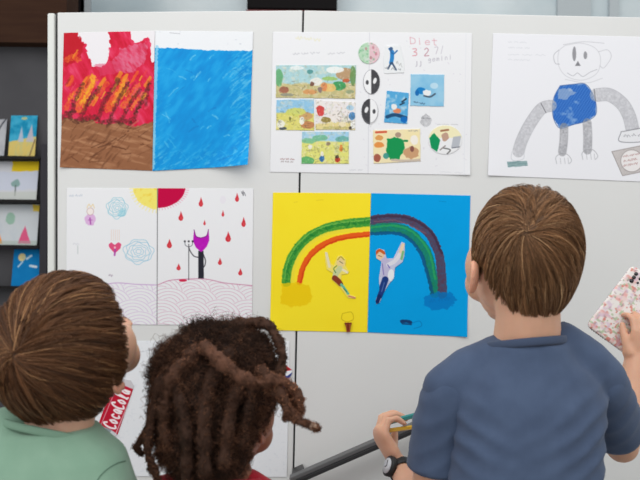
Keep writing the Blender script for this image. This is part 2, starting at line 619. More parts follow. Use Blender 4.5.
# black wall panel above the board
t = empty('wall_screen', U(292, 12, 1.35), 'black screen on the wall showing above the top edge of the whiteboards', 'screen')
mb = MB(); upright(mb, 248, -70, 337, 9.5, 1.33, 0.04); mb.build('display', M['blackscreen'], t, smooth=False, bevel=0.004)
mb = MB(); upright(mb, 246, 9.7, 339, 13.5, 1.325, 0.05); mb.build('red_edge', M['redstrip'], t, smooth=False)['label'] = 'thin dark red lower edge'
t.location.z = t.location.z

# brown timber bulkhead, top left
mb = MB(); upright(mb, -220, -120, 66, 43, 0.75, 0.12)
tag(mb.build('beam_1', M['brown'], smooth=False), kind='structure')

# ------------------------------------------------------------------ charcoal display rack, far left
DEP = 0.80
a0 = U(-150, 43.5, DEP); a1 = U(46, 43.5, DEP)
rk = empty('display_rack', (float(a0[0] + a1[0]) / 2, DEP, 0), 'charcoal display rack with black ledges beside the left edge of the whiteboard', 'rack')
mb = MB()
zt = float(a0[2]); xr = float(U(66, 43, DEP)[0]); xl = float(U(-150, 43, DEP)[0])
mb.box(((xl + xr) / 2, DEP + 0.03, zt / 2), ((xr - xl) / 2, 0.02, zt / 2)); mb.build('back_panel', M['rack'], rk, smooth=False)
xpost = float(U(42, 200, DEP)[0])
for xx in (xpost + 0.016, float(U(-120, 200, DEP)[0])):
    mb = MB(); mb.box((xx, DEP - 0.012, float(U(40, 145, DEP)[2]) / 2), (0.012, 0.018, float(U(40, 145, DEP)[2]) / 2)); mb.build('post', M['rackpost'], rk, smooth=False, bevel=0.002)
LED = [158.5, 201.5, 246.5, 287]
for py in LED:
    z = float(U(20, py, DEP)[2])
    mb = MB()
    x1 = xpost + 0.003; x0 = float(U(-119, 200, DEP)[0]) + 0.013
    mb.box(((x0 + x1) / 2, DEP - 0.012, z - 0.002), ((x1 - x0) / 2, 0.0215, 0.002))
    mb.box(((x0 + x1) / 2, DEP - 0.0315, z + 0.0005), ((x1 - x0) / 2, 0.0015, 0.0045))
    mb.build('ledge', M['ledge'], rk, smooth=False)


def card(name, quad, ledge, base, painter, label, cat='drawing', seed=5, group='drawings on the display rack'):
    """a card standing on a ledge and leaning back on the panel"""
    s = Sheet(quad, base, 2.4, seed)
    painter(s)
    P = U(s.X, s.Y, DEP)
    top = float(P[:, 2].max()); bot = float(P[:, 2].min())
    zl = float(U(20, LED[ledge], DEP)[2])
    P[:, 2] = zl + 0.0005 + (P[:, 2] - bot)
    k = (P[:, 2] - zl) / (top - bot)
    P[:, 1] = DEP - 0.022 + 0.028 * k
    nx, ny = s.nx, s.ny
    i = np.arange(ny - 1)[:, None] * nx; j = np.arange(nx - 1)[None]
    f = np.stack([i + j, i + nx + j, i + nx + j + 1, i + j + 1], -1).reshape(-1, 4)
    n = len(P)
    P2 = P + np.array([0, 0.0012, 0])
    bl = list(range(nx - 1)) + [nx - 1 + r * nx for r in range(ny - 1)] + [ny * nx - 1 - c for c in range(nx - 1)] + [(ny - 1 - r) * nx for r in range(ny - 1)]
    bl = np.array(bl); bn = np.roll(bl, -1)
    rim = np.stack([bl, bn, bn + n, bl + n], -1)
    o = mesh_obj(name, np.concatenate([P, P2]), [np.concatenate([f, f[:, ::-1] + n, rim])], M['paper'], None, np.concatenate([s.C, s.C]))
    return tag(o, label, cat, group)


def p1(s):
    s.mix(np.clip(0.5 + s.n(6, seed=1) * 1.6, 0, 1) * 0.8, (20, 130, 170))
    s.poly([(10, 142), (38, 136), (38, 158), (8, 158)], (214, 190, 110), 1, rag=0.8)
    s.poly([(19, 142), (22, 126), (25, 142)], (196, 190, 205), .9); s.poly([(27, 142), (32, 124), (35, 142)], (200, 182, 190), .9)
    s.line([(32, 156), (36, 140)], 1.0, (110, 80, 60)); s.ell(24, 118, 3, 1.6, (230, 200, 120), .7)
    s.mix(np.clip(s.n(3, 9, .3, 4), 0, 1) * .5, (120, 190, 215))


card('picture_card', [(10.5, 115), (37, 115), (37, 158), (10.5, 158)], 0, (60, 165, 200), p1, 'blue and yellow painted card with two pale peaks on the top ledge of the rack')


def p0(s):
    s.mix(np.clip(.5 + s.n(7, seed=2), 0, 1) * .6, (150, 152, 160)); s.line([(-8, 150), (0, 128), (6, 118)], 1.5, (70, 72, 80))


card('picture_card', [(-22, 120), (6.5, 119), (6.5, 158), (-22, 158)], 0, (186, 186, 190), p0, 'grey card cut by the photo edge, left of the blue and yellow card', seed=6)


def p2(s):
    s.poly([(12, 160), (39, 160), (39, 171), (12, 172)], (228, 196, 40), 1, rag=0.6)
    s.mix(s.poly([(-25, 172), (39, 172), (39, 190), (-25, 192)], rag=1.5) * .5, (196, 204, 226))
    s.ell(17, 184, 4.5, 4, (110, 150, 140), .7, rag=1); s.line([(17, 186), (17, 196)], 1.2, (90, 100, 95), .8)
    s.poly([(-25, 193), (39, 192), (39, 201), (-25, 201)], (196, 200, 190), .6)


card('picture_card', [(-24, 161.4), (38.5, 161.4), (38.5, 201), (-24, 201)], 1, (208, 208, 214), p2, 'pale card with a yellow strip on top and a small tree on the rack', seed=7)


def p3(s):
    s.poly([(20, 244), (26, 226), (33, 244)], (222, 92, 134), 1, rag=.8); s.poly([(-6, 244), (-1, 228), (5, 244)], (236, 150, 70), 1, rag=.8)
    s.ell(11, 219, 4.5, 6, (120, 172, 140), .6, rag=1.4); s.poly([(32, 205), (40, 205), (40, 212), (33, 211)], (226, 192, 60), .9, rag=.8)
    s.mix(np.clip(s.n(8, seed=3), 0, 1) * .4, (176, 190, 206))
    s.poly([(-24, 241), (40, 241), (40, 246), (-24, 246)], (170, 186, 170), .5)


card('picture_card', [(-24, 204.6), (39, 204.6), (39, 246), (-24, 246)], 2, (204, 208, 212), p3, 'grey card with a pink and an orange triangle on the rack', seed=8)


def p4(s):
    s.ell(22, 257.5, 3.8, 4, (226, 206, 150)); s.line([(27, 259), (31, 256)], 2.2, (220, 226, 232)); s.line([(31, 266), (37, 267)], 2.4, (220, 226, 232))
    s.line([(19, 267), (23, 262)], 1.4, (190, 216, 232)); s.mix(np.clip(s.n(6, seed=3), 0, 1) * .3, (40, 150, 210))


card('picture_card', [(13.5, 249.5), (40.5, 249.5), (40.5, 287), (13.5, 287)], 3, (16, 122, 186), p4, 'blue card with a pale sun and white clouds on the lowest seen ledge', seed=9)

# ------------------------------------------------------------------ the whiteboards
def board(name, quad, label):
    q = [U(x, y, 0.0) for x, y in quad]          # TL TR BR BL
    base = (q[2] + q[3]) / 2; base[1] = 0.02; base[2] = 0
    t = empty(name, base, label, 'whiteboard')
    mb = MB(); mb.slab([p for p in q], (0, 0.034, 0))
    mb.build('panel', M['board'], t, smooth=False, bevel=0.002)
    return t


def down(px, py, dx):
    """photo point on the floor line below px,py with the lean dx px per 100"""
    z0 = float(U(px, py, 0)[2])
    n = z0 / (1.752 / FPX)
    return (px + dx * n / 100, py + n)


tl = board('whiteboard', [(57.3, 12.4), (302.4, 10.2), down(302.4, 10.2, -2.13), down(57.3, 12.4, 0.0)], 'left whiteboard with a pale edge post, holding the red and blue painting')
tr_ = board('whiteboard', [(304.2, 10.2), (756, 19.5), down(756, 19.5, -2.13), down(304.2, 10.2, -2.13)], 'right whiteboard with the blue robot drawing, behind the boy in navy')
mb = MB(); q0, q1 = (47.2, 13.0), (54.2, 12.9)
mb.slab([U(*q0), U(*q1), U(*down(*q1, 0.0)), U(*down(*q0, 0.0))], (0, 0.05, 0)); mb.build('edge_post', M['alu'], tl, smooth=False, bevel=0.003)
mb = MB(); mb.slab([U(54.2, 13.5, 0.012), U(57.3, 13.5, 0.012), U(*down(57.3, 13.5, 0), 0.012), U(*down(54.2, 13.5, 0), 0.012)], (0, 0.01, 0)); mb.build('gasket', M['gasket'], tl, smooth=False)
mb = MB(); mb.slab([U(302.6, 11, 0.012), U(304.0, 11, 0.012), U(*down(304.0, 11, -2.13), 0.012), U(*down(302.6, 11, -2.13), 0.012)], (0, 0.012, 0)); mb.build('gasket', M['gasket'], tr_, smooth=False)

# ------------------------------------------------------------------ painting of fire and water
def edge_lift(amount, corner, reach=0.3):
    cu, cv = corner
    def f(u, v):
        d = np.clip(1 - np.hypot((u - cu) * 1.2, (v - cv)) / reach, 0, 1)
        return amount * d * d
    return f


pt = empty('painting', U(156, 170, -0.001), 'red, brown and blue painting on two taped sheets, top left on the board', 'painting')
s = Sheet([(64, 33), (155, 31), (152.3, 170.8), (60.6, 167.5)], (240, 236, 240), 3.0, 21)
n1 = s.n(12, 4, 1.1, 1); n2 = s.n(5, 2, 0.9, 2)
redm = np.ones(len(s.X))
redm *= 1 - s.poly([(76, 28), (80, 39), (86, 44), (88, 57), (93, 66), (102, 67), (107, 62), (110, 46), (109, 28)], rag=2.2)
redm *= 1 - s.poly([(131, 28), (131, 36), (134, 43), (142, 41), (147, 37), (151, 42), (151, 62), (156, 62), (156, 28)], rag=1.6)
s.mix(redm, (222, 32, 72))
s.mix(redm * np.clip(n1 * 2, 0, 1) * 0.8, (236, 78, 116))
s.mix(redm * np.clip(-n1 * 2.2, 0, 1) * 0.8, (200, 12, 44))
s.mix(s.poly([(64, 32), (76, 31), (84, 44), (80, 60), (66, 66), (62, 60)], rag=3) * .8, (190, 12, 30))
s.mix(s.poly([(112, 64), (120, 50), (134, 44), (148, 42), (146, 60), (134, 73), (118, 72)], rag=3) * .75 * np.clip(.7 + n2, 0, 1), (226, 130, 160))
s.mix(s.poly([(95, 64), (120, 60), (125, 72), (100, 76)], rag=3) * .5, (222, 70, 110))
for pts, w, c in ((((66, 108), (72, 96), (78, 90)), 5, (238, 110, 44)), (((80, 108), (86, 92), (92, 80)), 10, (240, 126, 40)), (((83, 104), (88, 92), (93, 78)), 6, (250, 186, 40)), (((96, 98), (102, 90), (107, 83)), 5, (238, 112, 40)), (((108, 108), (116, 96), (124, 80)), 9, (240, 118, 40)), (((114, 102), (119, 92), (123, 84)), 4.5, (250, 176, 44)), (((124, 106), (132, 96), (138, 86)), 6, (240, 130, 44)), (((132, 108), (138, 100), (142, 94)), 4, (246, 160, 50)), (((66, 60), (74, 58), (78, 60)), 6, (236, 120, 40)), (((70, 100), (74, 94)), 3, (246, 160, 40))):
    s.line(pts, w, c, .8, rag=3.2, grain=.7)
for k in range(26):                                     # yellow and orange licks
    x = s.rng.uniform(66, 146); y = s.rng.uniform(80, 108)
    if k < 2: x, y = 73 + k, 58 + k
    c = [(240, 150, 40), (236, 96, 40), (244, 186, 50)][k % 3]
    L = s.rng.uniform(4, 9)
    s.line([(x, y), (x + L * .35, y - L * .6), (x + L * .6, y - L)], s.rng.uniform(1.5, 4), c, .75, rag=.8)
s.line([(84, 102), (90, 88), (93, 76)], 5, (248, 176, 48), .7, rag=2.5, grain=.6); s.line([(80, 96), (84, 84)], 4, (238, 120, 40), .8, rag=1)
s.line([(113, 104), (122, 90), (126, 80)], 4, (244, 160, 50), .7, rag=2.5, grain=.6)
for k in range(30):
    x = s.rng.uniform(64, 148); y = s.rng.uniform(78, 116); L = s.rng.uniform(5, 12); s.line([(x, y), (x + L * .5, y - L * .8)], s.rng.uniform(.7, 2.2), [(222, 40, 84), (236, 100, 120), (150, 20, 30), (236, 70, 60)][k % 4], .65, rag=1.2, grain=.6)
ground = s.poly([(58, 121), (66, 117), (76, 121), (92, 120), (104, 124), (120, 122), (134, 127), (150, 122), (158, 122), (158, 176), (56, 176)], rag=3)
s.mix(ground, (150, 98, 66)); nb = s.n(16, 3, 0.25, 8); nc = s.n(9, 2, -.9, 9)
s.mix(ground * np.clip(nb * 2, 0, 1) * .8, (186, 134, 98)); s.mix(ground * np.clip(nc * 2.4 - .3, 0, 1) * .6, (108, 64, 40))
for x0, y0, x1, y1, w in ((70, 119, 83, 84, 4), (82, 114, 100, 88, 4.5), (97, 120, 119, 80, 5), (108, 126, 128, 84, 4), (120, 124, 140, 90, 3.5), (134, 122, 150, 82, 3), (128, 130, 146, 98, 3), (62, 118, 74, 112, 6), (76, 121, 96, 117, 6), (100, 122, 130, 121, 5), (146, 106, 150, 84, 2.6)):
    s.line([(x0, y0), (x0 + (x1 - x0) * .4, y0 + (y1 - y0) * .5), (x1, y1)], w, (74, 36, 26), .8, rag=2.4, grain=.8)
for k in range(34):
    x = s.rng.uniform(64, 146); y = s.rng.uniform(126, 166)
    s.line([(x, y), (x + s.rng.uniform(6, 18), y + s.rng.uniform(-8, 6))], s.rng.uniform(.6, 1.6), [(112, 66, 40), (186, 132, 94), (90, 50, 30)][k % 3], .6, rag=.6)
s.build('fire_sheet', pt, -0.0012, M['paint'], bend=edge_lift(0.004, (0, 1), .25))['label'] = 'sheet painted with red flames over brown earth'
s = Sheet([(155.4, 31), (253.2, 32), (249, 166), (152.7, 171)], (240, 242, 246), 3.0, 22)
wm = s.poly([(150, 49), (170, 48), (200, 50), (228, 51), (256, 51), (260, 180), (145, 180)], rag=1.2)
s.mix(wm, (0, 150, 224))
a, b = s.n(14, 5, -.9, 1), s.n(5, 1.6, -.6, 2)
s.mix(wm * np.clip(a * 2, 0, 1) * .7, (34, 172, 236)); s.mix(wm * np.clip(-a * 2, 0, 1) * .5, (0, 132, 210))
side = np.clip((s.X - 225) / 30, 0, 1) + np.clip((s.Y - 140) / 30, 0, 1) * .8 + np.clip((165 - s.X) / 12, 0, 1) * .6
s.mix(wm * np.clip(b * 2.2 + .1, 0, 1) * np.clip(side, 0, 1) * .8, (128, 206, 240))
for k in range(44):
    x = s.rng.uniform(160, 246); y = s.rng.uniform(56, 166); L = s.rng.uniform(4, 14); an = s.rng.choice([-.8, -.5, .5, .9]) + s.rng.normal(0, .15)
    c = [(110, 200, 240), (0, 118, 196), (60, 178, 234), (170, 222, 244)][k % 4]
    s.line([(x, y), (x + L * .5 * math.cos(an), y + L * .5 * math.sin(an) - .6), (x + L * math.cos(an), y + L * math.sin(an))], s.rng.uniform(.7, 2), c, .55, rag=.8, grain=.6)
for k in range(9):
    x = s.rng.uniform(222, 236); y = s.rng.uniform(74, 110); s.line([(x, y), (x + 7, y - 7), (x + 13, y - 11)], s.rng.uniform(.6, 1.8), (140, 210, 242), .55, rag=1.2, grain=.6)
s.line([(157, 47), (156, 80), (154.5, 120), (153, 168)], 3.0, (150, 210, 238), .8, rag=1.2)
s.mix(np.clip(s.n(4, seed=60) * 3 - 1.6, 0, 1) * (1 - wm) * .5, (150, 156, 176))
s.line([(170, 33), (180, 34)], .5, (120, 120, 130), .5)


def curl(u, v):
    d = np.clip((u * 0.9 + v * 1.1 - 1.55) / 0.45, 0, 1)
    return 0.030 * d ** 1.8 + 0.0006


s.build('water_sheet', pt, -0.0012, M['paint'], bend=curl)['label'] = 'sheet painted bright blue with its lower right corner curling'

# ------------------------------------------------------------------ comic collage
cp = empty('collage_poster', U(371, 172, -0.001), 'white poster with pasted comic clippings and two black and white masks, top centre', 'poster')
s = Sheet([(273, 32), (472, 33.2), (470, 175.2), (270, 172)], (239, 239, 242), 2.6, 31)
s.line([(369.5, 32), (368, 174)], .6, (206, 206, 214), .8, smooth=False)
s.scribble(293, 54, 320, 53, (150, 150, 160), 9, 2.4, .5, .5); s.scribble(328, 54, 344, 53, (150, 150, 160), 5, 2.2, .5, .5)
s.scribble(296, 38, 320, 40, (232, 226, 180), 8, 4, .8, .6)
write(s, 'Diet', (410, 37.5), (7.2, .4), (.6, 6.5), .7, (206, 110, 128), .5)
write(s, '3', (412, 48.5), (7, 0), (0, 7.5), .8, (206, 90, 106), .65); write(s, '2', (424, 48), (7, .2), (0, 8), .8, (170, 90, 110), .7)
write(s, '7', (434, 47), (6, .2), (0, 7), .5, (150, 130, 150), .6); write(s, '/', (440, 46), (5, 0), (0, 8), .5, (150, 140, 160), .5)
write(s, 'jj', (415, 61), (4, 0), (0, 5), .6, (130, 120, 140), .6); write(s, 'gemini', (428, 57.5), (4.2, -.5), (0, 4.6), .5, (130, 122, 140), .5)
s.scribble(281, 159, 295, 159.5, (130, 70, 70), 8, 1.6, .5, .7); s.scribble(281, 161.6, 295, 162, (130, 110, 110), 8, 1.6, .5, .7)
s.scribble(350, 170, 362, 170, (150, 150, 160), 5, 1, .4, .6); s.scribble(440, 172, 462, 173, (170, 170, 180), 5, 1, .4, .4)
s.scribble(437, 124.5, 458, 124.5, (130, 130, 135), 8, 1, .4, .6)
m = s.ell(426, 121, 5.5, 6.5, rag=1.5); s.hatch(m, (150, 150, 156), .7, 1.1, .6, .9); s.scribble(421, 118, 431, 119, (90, 90, 96), 5, 2, .5, .6)
for k in range(70):
    x, y = s.rng.uniform(360, 466), s.rng.uniform(40, 170)
    s.line([(x, y), (x + s.rng.normal(0, .6), y + s.rng.normal(0, .6))], .5, (190, 180, 200), .45, smooth=False)
s.line([(466, 33), (464, 175)], .5, (226, 228, 234), .8, smooth=False)
s.build('sheet', cp, -0.0012, bend=edge_lift(0.003, (1, 1), .2))


def scene_colours(s, sky, ground, hz, blobs, seed):
    """a loose printed landscape: sky, ground, soft spots of colour"""
    s.mix(np.ones(len(s.X)), sky)
    lo, hi = s.Y.min(), s.Y.max()
    k = np.clip((s.Y - (lo + (hi - lo) * hz) + 2.5 * s.n(9, seed=seed)) / 1.2 + .5, 0, 1)
    s.mix(k, ground)
    s.mix(np.clip(s.n(4, 3, .4, seed + 2) * 1.8, 0, 1) * .55, (236, 228, 206)); s.mix(np.clip(-s.n(3, 4, .4, seed + 5) * 1.8 - .2, 0, 1) * .4, (150, 160, 110))
    for x, y, rx, ry, c in blobs:
        s.ell(x, y, rx, ry, c, .9, rag=1.0)
    fn = s.n(1.5, 1.5, .3, seed + 8); fm = s.n(2.2, 1.6, .9, seed + 11)
    s.mix(np.clip(fn * 2 - .5, 0, 1) * .55, (250, 246, 240)); s.mix(np.clip(-fn * 2 - .6, 0, 1) * .5, (110, 100, 84)); s.mix(np.clip(fm * 2.2 - .9, 0, 1) * .5, (214, 140, 90)); s.mix(np.clip(-fm * 2.2 - 1.0, 0, 1) * .5, (90, 150, 150))
    for k in range(26):
        x, y = s.rng.uniform(s.X.min(), s.X.max()), s.rng.uniform(lo + (hi - lo) * .4, hi)
        s.line([(x, y), (x + s.rng.normal(0, 1.4), y + s.rng.normal(0, 1.2)), (x + s.rng.normal(0, 2), y + s.rng.normal(0, 1.5))], .45, (90, 84, 70), .55)


def c1(s):
    scene_colours(s, (176, 214, 220), (206, 194, 140), .55, [(279, 78, 4, 9, (104, 176, 120)), (284, 90, 5, 3.5, (166, 104, 84)), (345, 74, 9, 6, (190, 150, 110)), (353, 76, 3, 10, (110, 150, 90)), (339, 86, 7, 4.5, (60, 156, 92)), (346, 81, 4, 2, (206, 96, 60)), (330, 88, 6, 4, (236, 196, 120)), (324, 87, 3, 4.5, (226, 140, 90)), (310, 92, 7, 2.6, (220, 156, 100)), (316, 82, 6, 4, (240, 236, 228)), (312, 84, 2.2, 2.6, (120, 80, 66)), (320, 90, 2, 3, (140, 120, 120)), (310, 72, 3, 2.2, (84, 150, 150)), (287, 95, 7, 1.6, (150, 150, 134)), (335, 70, 9, 3.4, (244, 246, 244)), (297, 68, 7, 2, (238, 244, 244)), (350, 92, 4, 2, (150, 164, 130)), (330, 79, 8, 2, (160, 200, 110))], 3)


cutout('clipping', cp, [(276, 65.4), (356.3, 65.4), (355.2, 99), (275.8, 97.8)], (200, 210, 190), c1, 'wide comic strip clipping with a forest path', seed=41)


def c2(s):
    scene_colours(s, (150, 200, 232), (226, 218, 120), .45, [(306, 116, 7, 4, (206, 160, 110)), (308, 125, 7, 4, (196, 130, 90)), (302, 121, 2.6, 4, (246, 246, 240)), (281, 124, 4, 4, (240, 240, 232)), (283, 129, 4, 1.3, (70, 80, 96)), (296, 112, 10, 4, (214, 216, 110)), (290, 119, 1, 2, (120, 120, 60))], 6)


cutout('clipping', cp, [(276.4, 99.9), (314.2, 99.1), (314.3, 130.9), (276, 130)], (200, 210, 190), c2, 'square comic clipping with a yellow hill under blue sky', seed=42)


def c3(s):
    scene_colours(s, (238, 232, 232), (232, 216, 150), .75, [(320.5, 111, 4, 5.5, (214, 62, 60)), (326, 120, 5, 3, (150, 130, 60)), (335, 117, 5, 6, (240, 232, 226)), (352, 116, 3.4, 4, (64, 130, 190)), (350, 108, 4, 2.5, (170, 206, 230)), (353, 125, 2.6, 4.5, (244, 244, 244)), (342, 125, 4, 3, (240, 226, 190)), (350, 128, 1.5, 1.6, (70, 60, 60)), (336, 128, 12, 1.5, (196, 186, 120))], 9)


cutout('clipping', cp, [(315.6, 100), (355.4, 102.4), (355.2, 130.2), (315.6, 130)], (230, 226, 220), c3, 'comic clipping with a red shape and a blue shape', seed=43)


def c4(s):
    scene_colours(s, (166, 210, 236), (228, 226, 128), .3, [(320, 138, 8, 3, (120, 190, 150)), (309, 141, 8, 2.5, (130, 196, 150)), (342, 139, 7, 3, (110, 180, 170)), (307, 161, 7, 4.5, (90, 176, 110)), (322, 158.5, 2.4, 3.6, (40, 110, 190)), (322, 154, 1.8, 2.4, (244, 240, 230)), (337.5, 160, 2.4, 2.4, (200, 50, 40)), (337, 157, 2, 2, (70, 56, 50)), (341, 148.5, 1.5, 3.4, (226, 130, 60)), (328, 144, 2.2, 1.8, (150, 130, 110)), (310, 147, 2, 2.5, (240, 236, 226))], 12)


cutout('clipping', cp, [(302, 131.8), (348.8, 131.8), (348.8, 163.8), (301.2, 163.8)], (228, 226, 140), c4, 'comic clipping with a yellow meadow and small figures', seed=44)


def cc(s):
    s.poly([(350, 40), (369, 40), (369, 66), (350, 66)], (176, 216, 180), .8); s.poly([(369.5, 40), (390, 40), (390, 66), (369.5, 66)], (232, 186, 196), .8)
    s.mix(np.clip(s.n(3, seed=2) * 2, 0, 1) * .6, (226, 226, 226)); s.mix(np.clip(s.n(2.2, seed=5) * 2.4 - .3, 0, 1) * .6, (96, 172, 120))
    for x, y in ((366, 49), (373, 48), (371, 58), (376, 54)): s.ell(x, y, 1.2, 1.6, (190, 110, 126), .6, rag=.8)


cutout('round_cutout', cp, ellpts(369, 53.3, 10.8, 11), (226, 222, 224), cc, 'round cut-out, green on one half and pink on the other', seed=45)


def sk(s):
    s.line([(392, 52), (392, 58), (391, 63)], 4, (40, 130, 200), .95); s.line([(389, 49), (393, 54), (397, 51)], 1.4, (50, 110, 170)); s.line([(391, 63), (388, 69)], 1.6, (60, 80, 110)); s.line([(392, 63), (396, 70)], 1.6, (60, 80, 110))
    s.ell(391, 49, 1.8, 1.8, (70, 100, 140)); s.scribble(385, 68, 401, 70, (130, 134, 140), 6, 3, .6, .8); s.scribble(396, 62, 402, 66, (150, 150, 150), 4, 4, .5, .6)


cutout('figure_cutout', cp, [(385, 46), (400, 45), (404, 62), (404, 73), (384, 74), (383, 60)], (236, 238, 240), sk, 'pale cut-out of a small figure in blue', seed=46)


def b1(s):
    s.mix(np.clip(.5 + s.n(9, seed=2), 0, 1) * .6, (176, 214, 234)); s.ell(421, 91, 4.5, 3.5, (30, 130, 200), rag=1); s.ell(417, 93, 2, 3, (30, 110, 180)); s.ell(427, 93, 4, 3, (236, 238, 240), rag=1)
    s.line([(424, 96), (430, 97), (435, 94)], 1.6, (70, 80, 96), .9); s.ell(434, 86, 4, 3, (200, 226, 240), .8); s.scribble(414, 102, 424, 104, (70, 100, 130), 5, 1.5, .8, .8)


cutout('photo_clipping', cp, [(410.6, 74.2), (444.2, 74.8), (443.8, 106.8), (410, 106)], (126, 190, 226), b1, 'light blue clipping with a bright blue spot', seed=47)


def b2(s):
    s.mix(np.clip(s.n(4, seed=2) * 2, 0, 1) * .7, (206, 226, 236)); s.ell(397, 111, 4, 2.4, (226, 140, 100), rag=.8); s.line([(387, 117), (395, 115), (406, 118)], 3.5, (30, 70, 110), .9); s.ell(404, 120, 3.5, 3, (24, 110, 190), rag=1)
    s.line([(402, 102), (406, 99)], 1.6, (40, 60, 80)); s.line([(400, 105), (404, 103)], 1.4, (40, 60, 80)); s.ell(394, 107, 3, 3, (236, 236, 236), rag=.8)


cutout('photo_clipping', cp, [(386.7, 90.6), (409, 93), (407.2, 124.2), (383.8, 122.6)], (88, 170, 220), b2, 'tilted blue clipping with dark strokes and an orange spot', seed=48)


def bg(s):
    s.mix(np.clip(.5 + s.n(8, seed=3), 0, 1) * .6, (238, 226, 200))
    s.poly([(387, 139), (394, 137), (403, 140), (405, 148), (399, 159), (390, 160), (386, 152)], (26, 150, 84), 1, rag=1.2); s.ell(398, 135, 3, 2.6, (176, 150, 130)); s.ell(386, 156, 3, 3, (60, 150, 140), .9)
    s.line([(404, 141), (407, 141)], 2, (26, 140, 84)); s.line([(376, 132.5), (386, 132)], 2.2, (214, 84, 60), .9); s.ell(379, 138, 4, 2.5, (226, 160, 90), rag=.8); s.ell(379, 145, 5, 3, (232, 150, 80), rag=1); s.ell(377, 158, 3.6, 4, (170, 96, 80), rag=.8)
    s.ell(411, 153, 8, 6, (206, 160, 120), rag=1.6); s.ell(414, 140, 4, 5, (246, 240, 230), rag=1); s.ell(412, 149, 2, 3, (140, 90, 80)); s.line([(392, 160), (405, 161), (420, 160)], 2.5, (196, 180, 170), .8); s.scribble(408, 131, 418, 131, (120, 120, 120), 5, 1, .5, .8)


cutout('clipping', cp, [(372.7, 130.4), (420, 128.8), (420.6, 161.4), (373.6, 163.8)], (246, 230, 176), bg, 'comic clipping with a large green shape', seed=49)


def br(s):
    s.mix(s.poly([(425, 122), (465, 122), (465, 138), (425, 138)]) * .9, (244, 236, 190)); s.poly([(429, 138), (434, 133), (440, 140), (437, 152), (431, 148)], (22, 150, 92), 1, rag=.6)
    s.ell(445, 137, 3.4, 4.5, (196, 160, 140), rag=.8); s.line([(441, 131), (448, 130)], 2, (170, 120, 90)); s.line([(443, 148), (450, 150), (447, 154)], 1.2, (110, 110, 110)); s.poly([(453, 137), (461, 136), (459, 147), (451, 148)], (186, 190, 198)); s.line([(452, 148), (460, 147)], 1, (120, 124, 134)); s.line([(440, 150), (445, 146)], 1.2, (150, 140, 140))


cutout('round_cutout', cp, ellpts(445, 140, 17, 14.6), (238, 238, 240), br, 'round cut-out with a green shape and a grey screen', seed=50)


def halfmask(cx, cy, right):
    def f(s):
        sg = 1 if right else -1
        pts = [(cx, cy - 14), (cx + sg * 12, cy - 14), (cx + sg * 12, cy + 14), (cx, cy + 14)]
        s.poly(pts, (72, 72, 76), 1, soft=.3)
        s.mix(np.clip(s.n(2, seed=4) * 1.6, 0, 1) * .35 * s.poly(pts), (130, 130, 134))
        s.ell(cx + sg * 3.4, cy - 1, 1.7, 3.2, (236, 236, 238), 1, .3); s.ell(cx - sg * 4.2, cy + .6, 1.5, 2.3, (80, 80, 84)); s.line([(cx, cy - 13), (cx, cy + 13)], .5, (90, 90, 94))
        s.line(np.concatenate([ellpts(cx, cy, 8.2, 12.2), ellpts(cx, cy, 8.2, 12.2)[:1]]), .6, (130, 130, 136), .8, smooth=False)
    return f


cutout('mask_cutout', cp, ellpts(371.4, 82, 8.6, 12.6), (242, 242, 244), halfmask(371.4, 82, True), 'oval mask, white on one half and dark grey on the other', seed=51)
cutout('mask_cutout', cp, np.concatenate([ellpts(369.8, 111.6, 8.6, 12.8)[:10], [(369.8, 129)], ellpts(369.8, 111.6, 8.6, 12.8)[10:]]), (242, 242, 244), halfmask(369.8, 111, False), 'oval mask with a pointed chin, dark grey on one half', seed=52)

# ------------------------------------------------------------------ drawing of a figure with a blue body
def K4(x, y): return (480 + x / 2.825, 20 + y / 2.825)
def L4(*p): return [K4(x, y) for x, y in p]


dr = empty('pencil_drawing', U(588, 178, -0.001), 'white drawing of a long-armed figure with a blue body, top right', 'drawing')
s = Sheet([(493, 33.4), (686, 38.2), (682, 183.4), (487.6, 175.6)], (240, 240, 245), 2.6, 61)
gry = (150, 150, 156)
for y in (62, 78, 98, 112):
    s.scribble(*K4(80, y), *K4(80 + (60 if y != 98 else 110), y + 2), (190, 192, 200), 8, 1.6, .4, .6)
s.line(L4((240, 72), (222, 90), (222, 130), (245, 160), (290, 170), (330, 150), (340, 110), (325, 80), (285, 66), (240, 72)), .6, gry, .35)
s.line(L4((222, 85), (208, 100), (212, 122), (224, 125)), .6, gry, .6); s.line(L4((335, 90), (360, 85), (370, 105), (350, 135), (338, 130)), .6, gry, .4); s.line(L4((235, 70), (290, 62), (350, 66)), .5, gry, .5)
m = s.ell(*K4(266, 96), 1.9, 7.4, rag=.3); s.mix(m * .6, (96, 96, 102)); m = s.ell(*K4(297, 100), 1.8, 4, rag=.3); s.mix(m * .7, (120, 120, 126)); s.poly(L4((268, 130), (276, 116), (284, 130)), (110, 110, 116), .8)
s.line(L4((246, 150), (262, 158), (275, 150), (290, 160), (310, 148), (330, 140)), .6, gry, .6); s.line(L4((240, 168), (300, 178), (345, 165)), .5, gry, .4)
body = L4((226, 186), (262, 182), (296, 181), (316, 205), (327, 236), (326, 268), (300, 286), (262, 296), (226, 306), (208, 280), (204, 245), (210, 215))
m = s.poly(body, rag=.8)
s.mix(m * .92, (44, 108, 198)); s.hatch(m, (30, 84, 176), .5, 1.5, .6, .6); s.hatch(m, (96, 150, 220), -1.0, 2.4, .4, .5); s.mix(m * np.clip(s.n(6, seed=3) * 2.4 - .5, 0, 1) * .8, (150, 184, 226))
s.mix(s.poly(L4((222, 196), (250, 192), (270, 206), (240, 226), (220, 222)), rag=1.5) * .55, (190, 200, 216)); s.line(body + body[:1], .7, (44, 84, 150), .8)
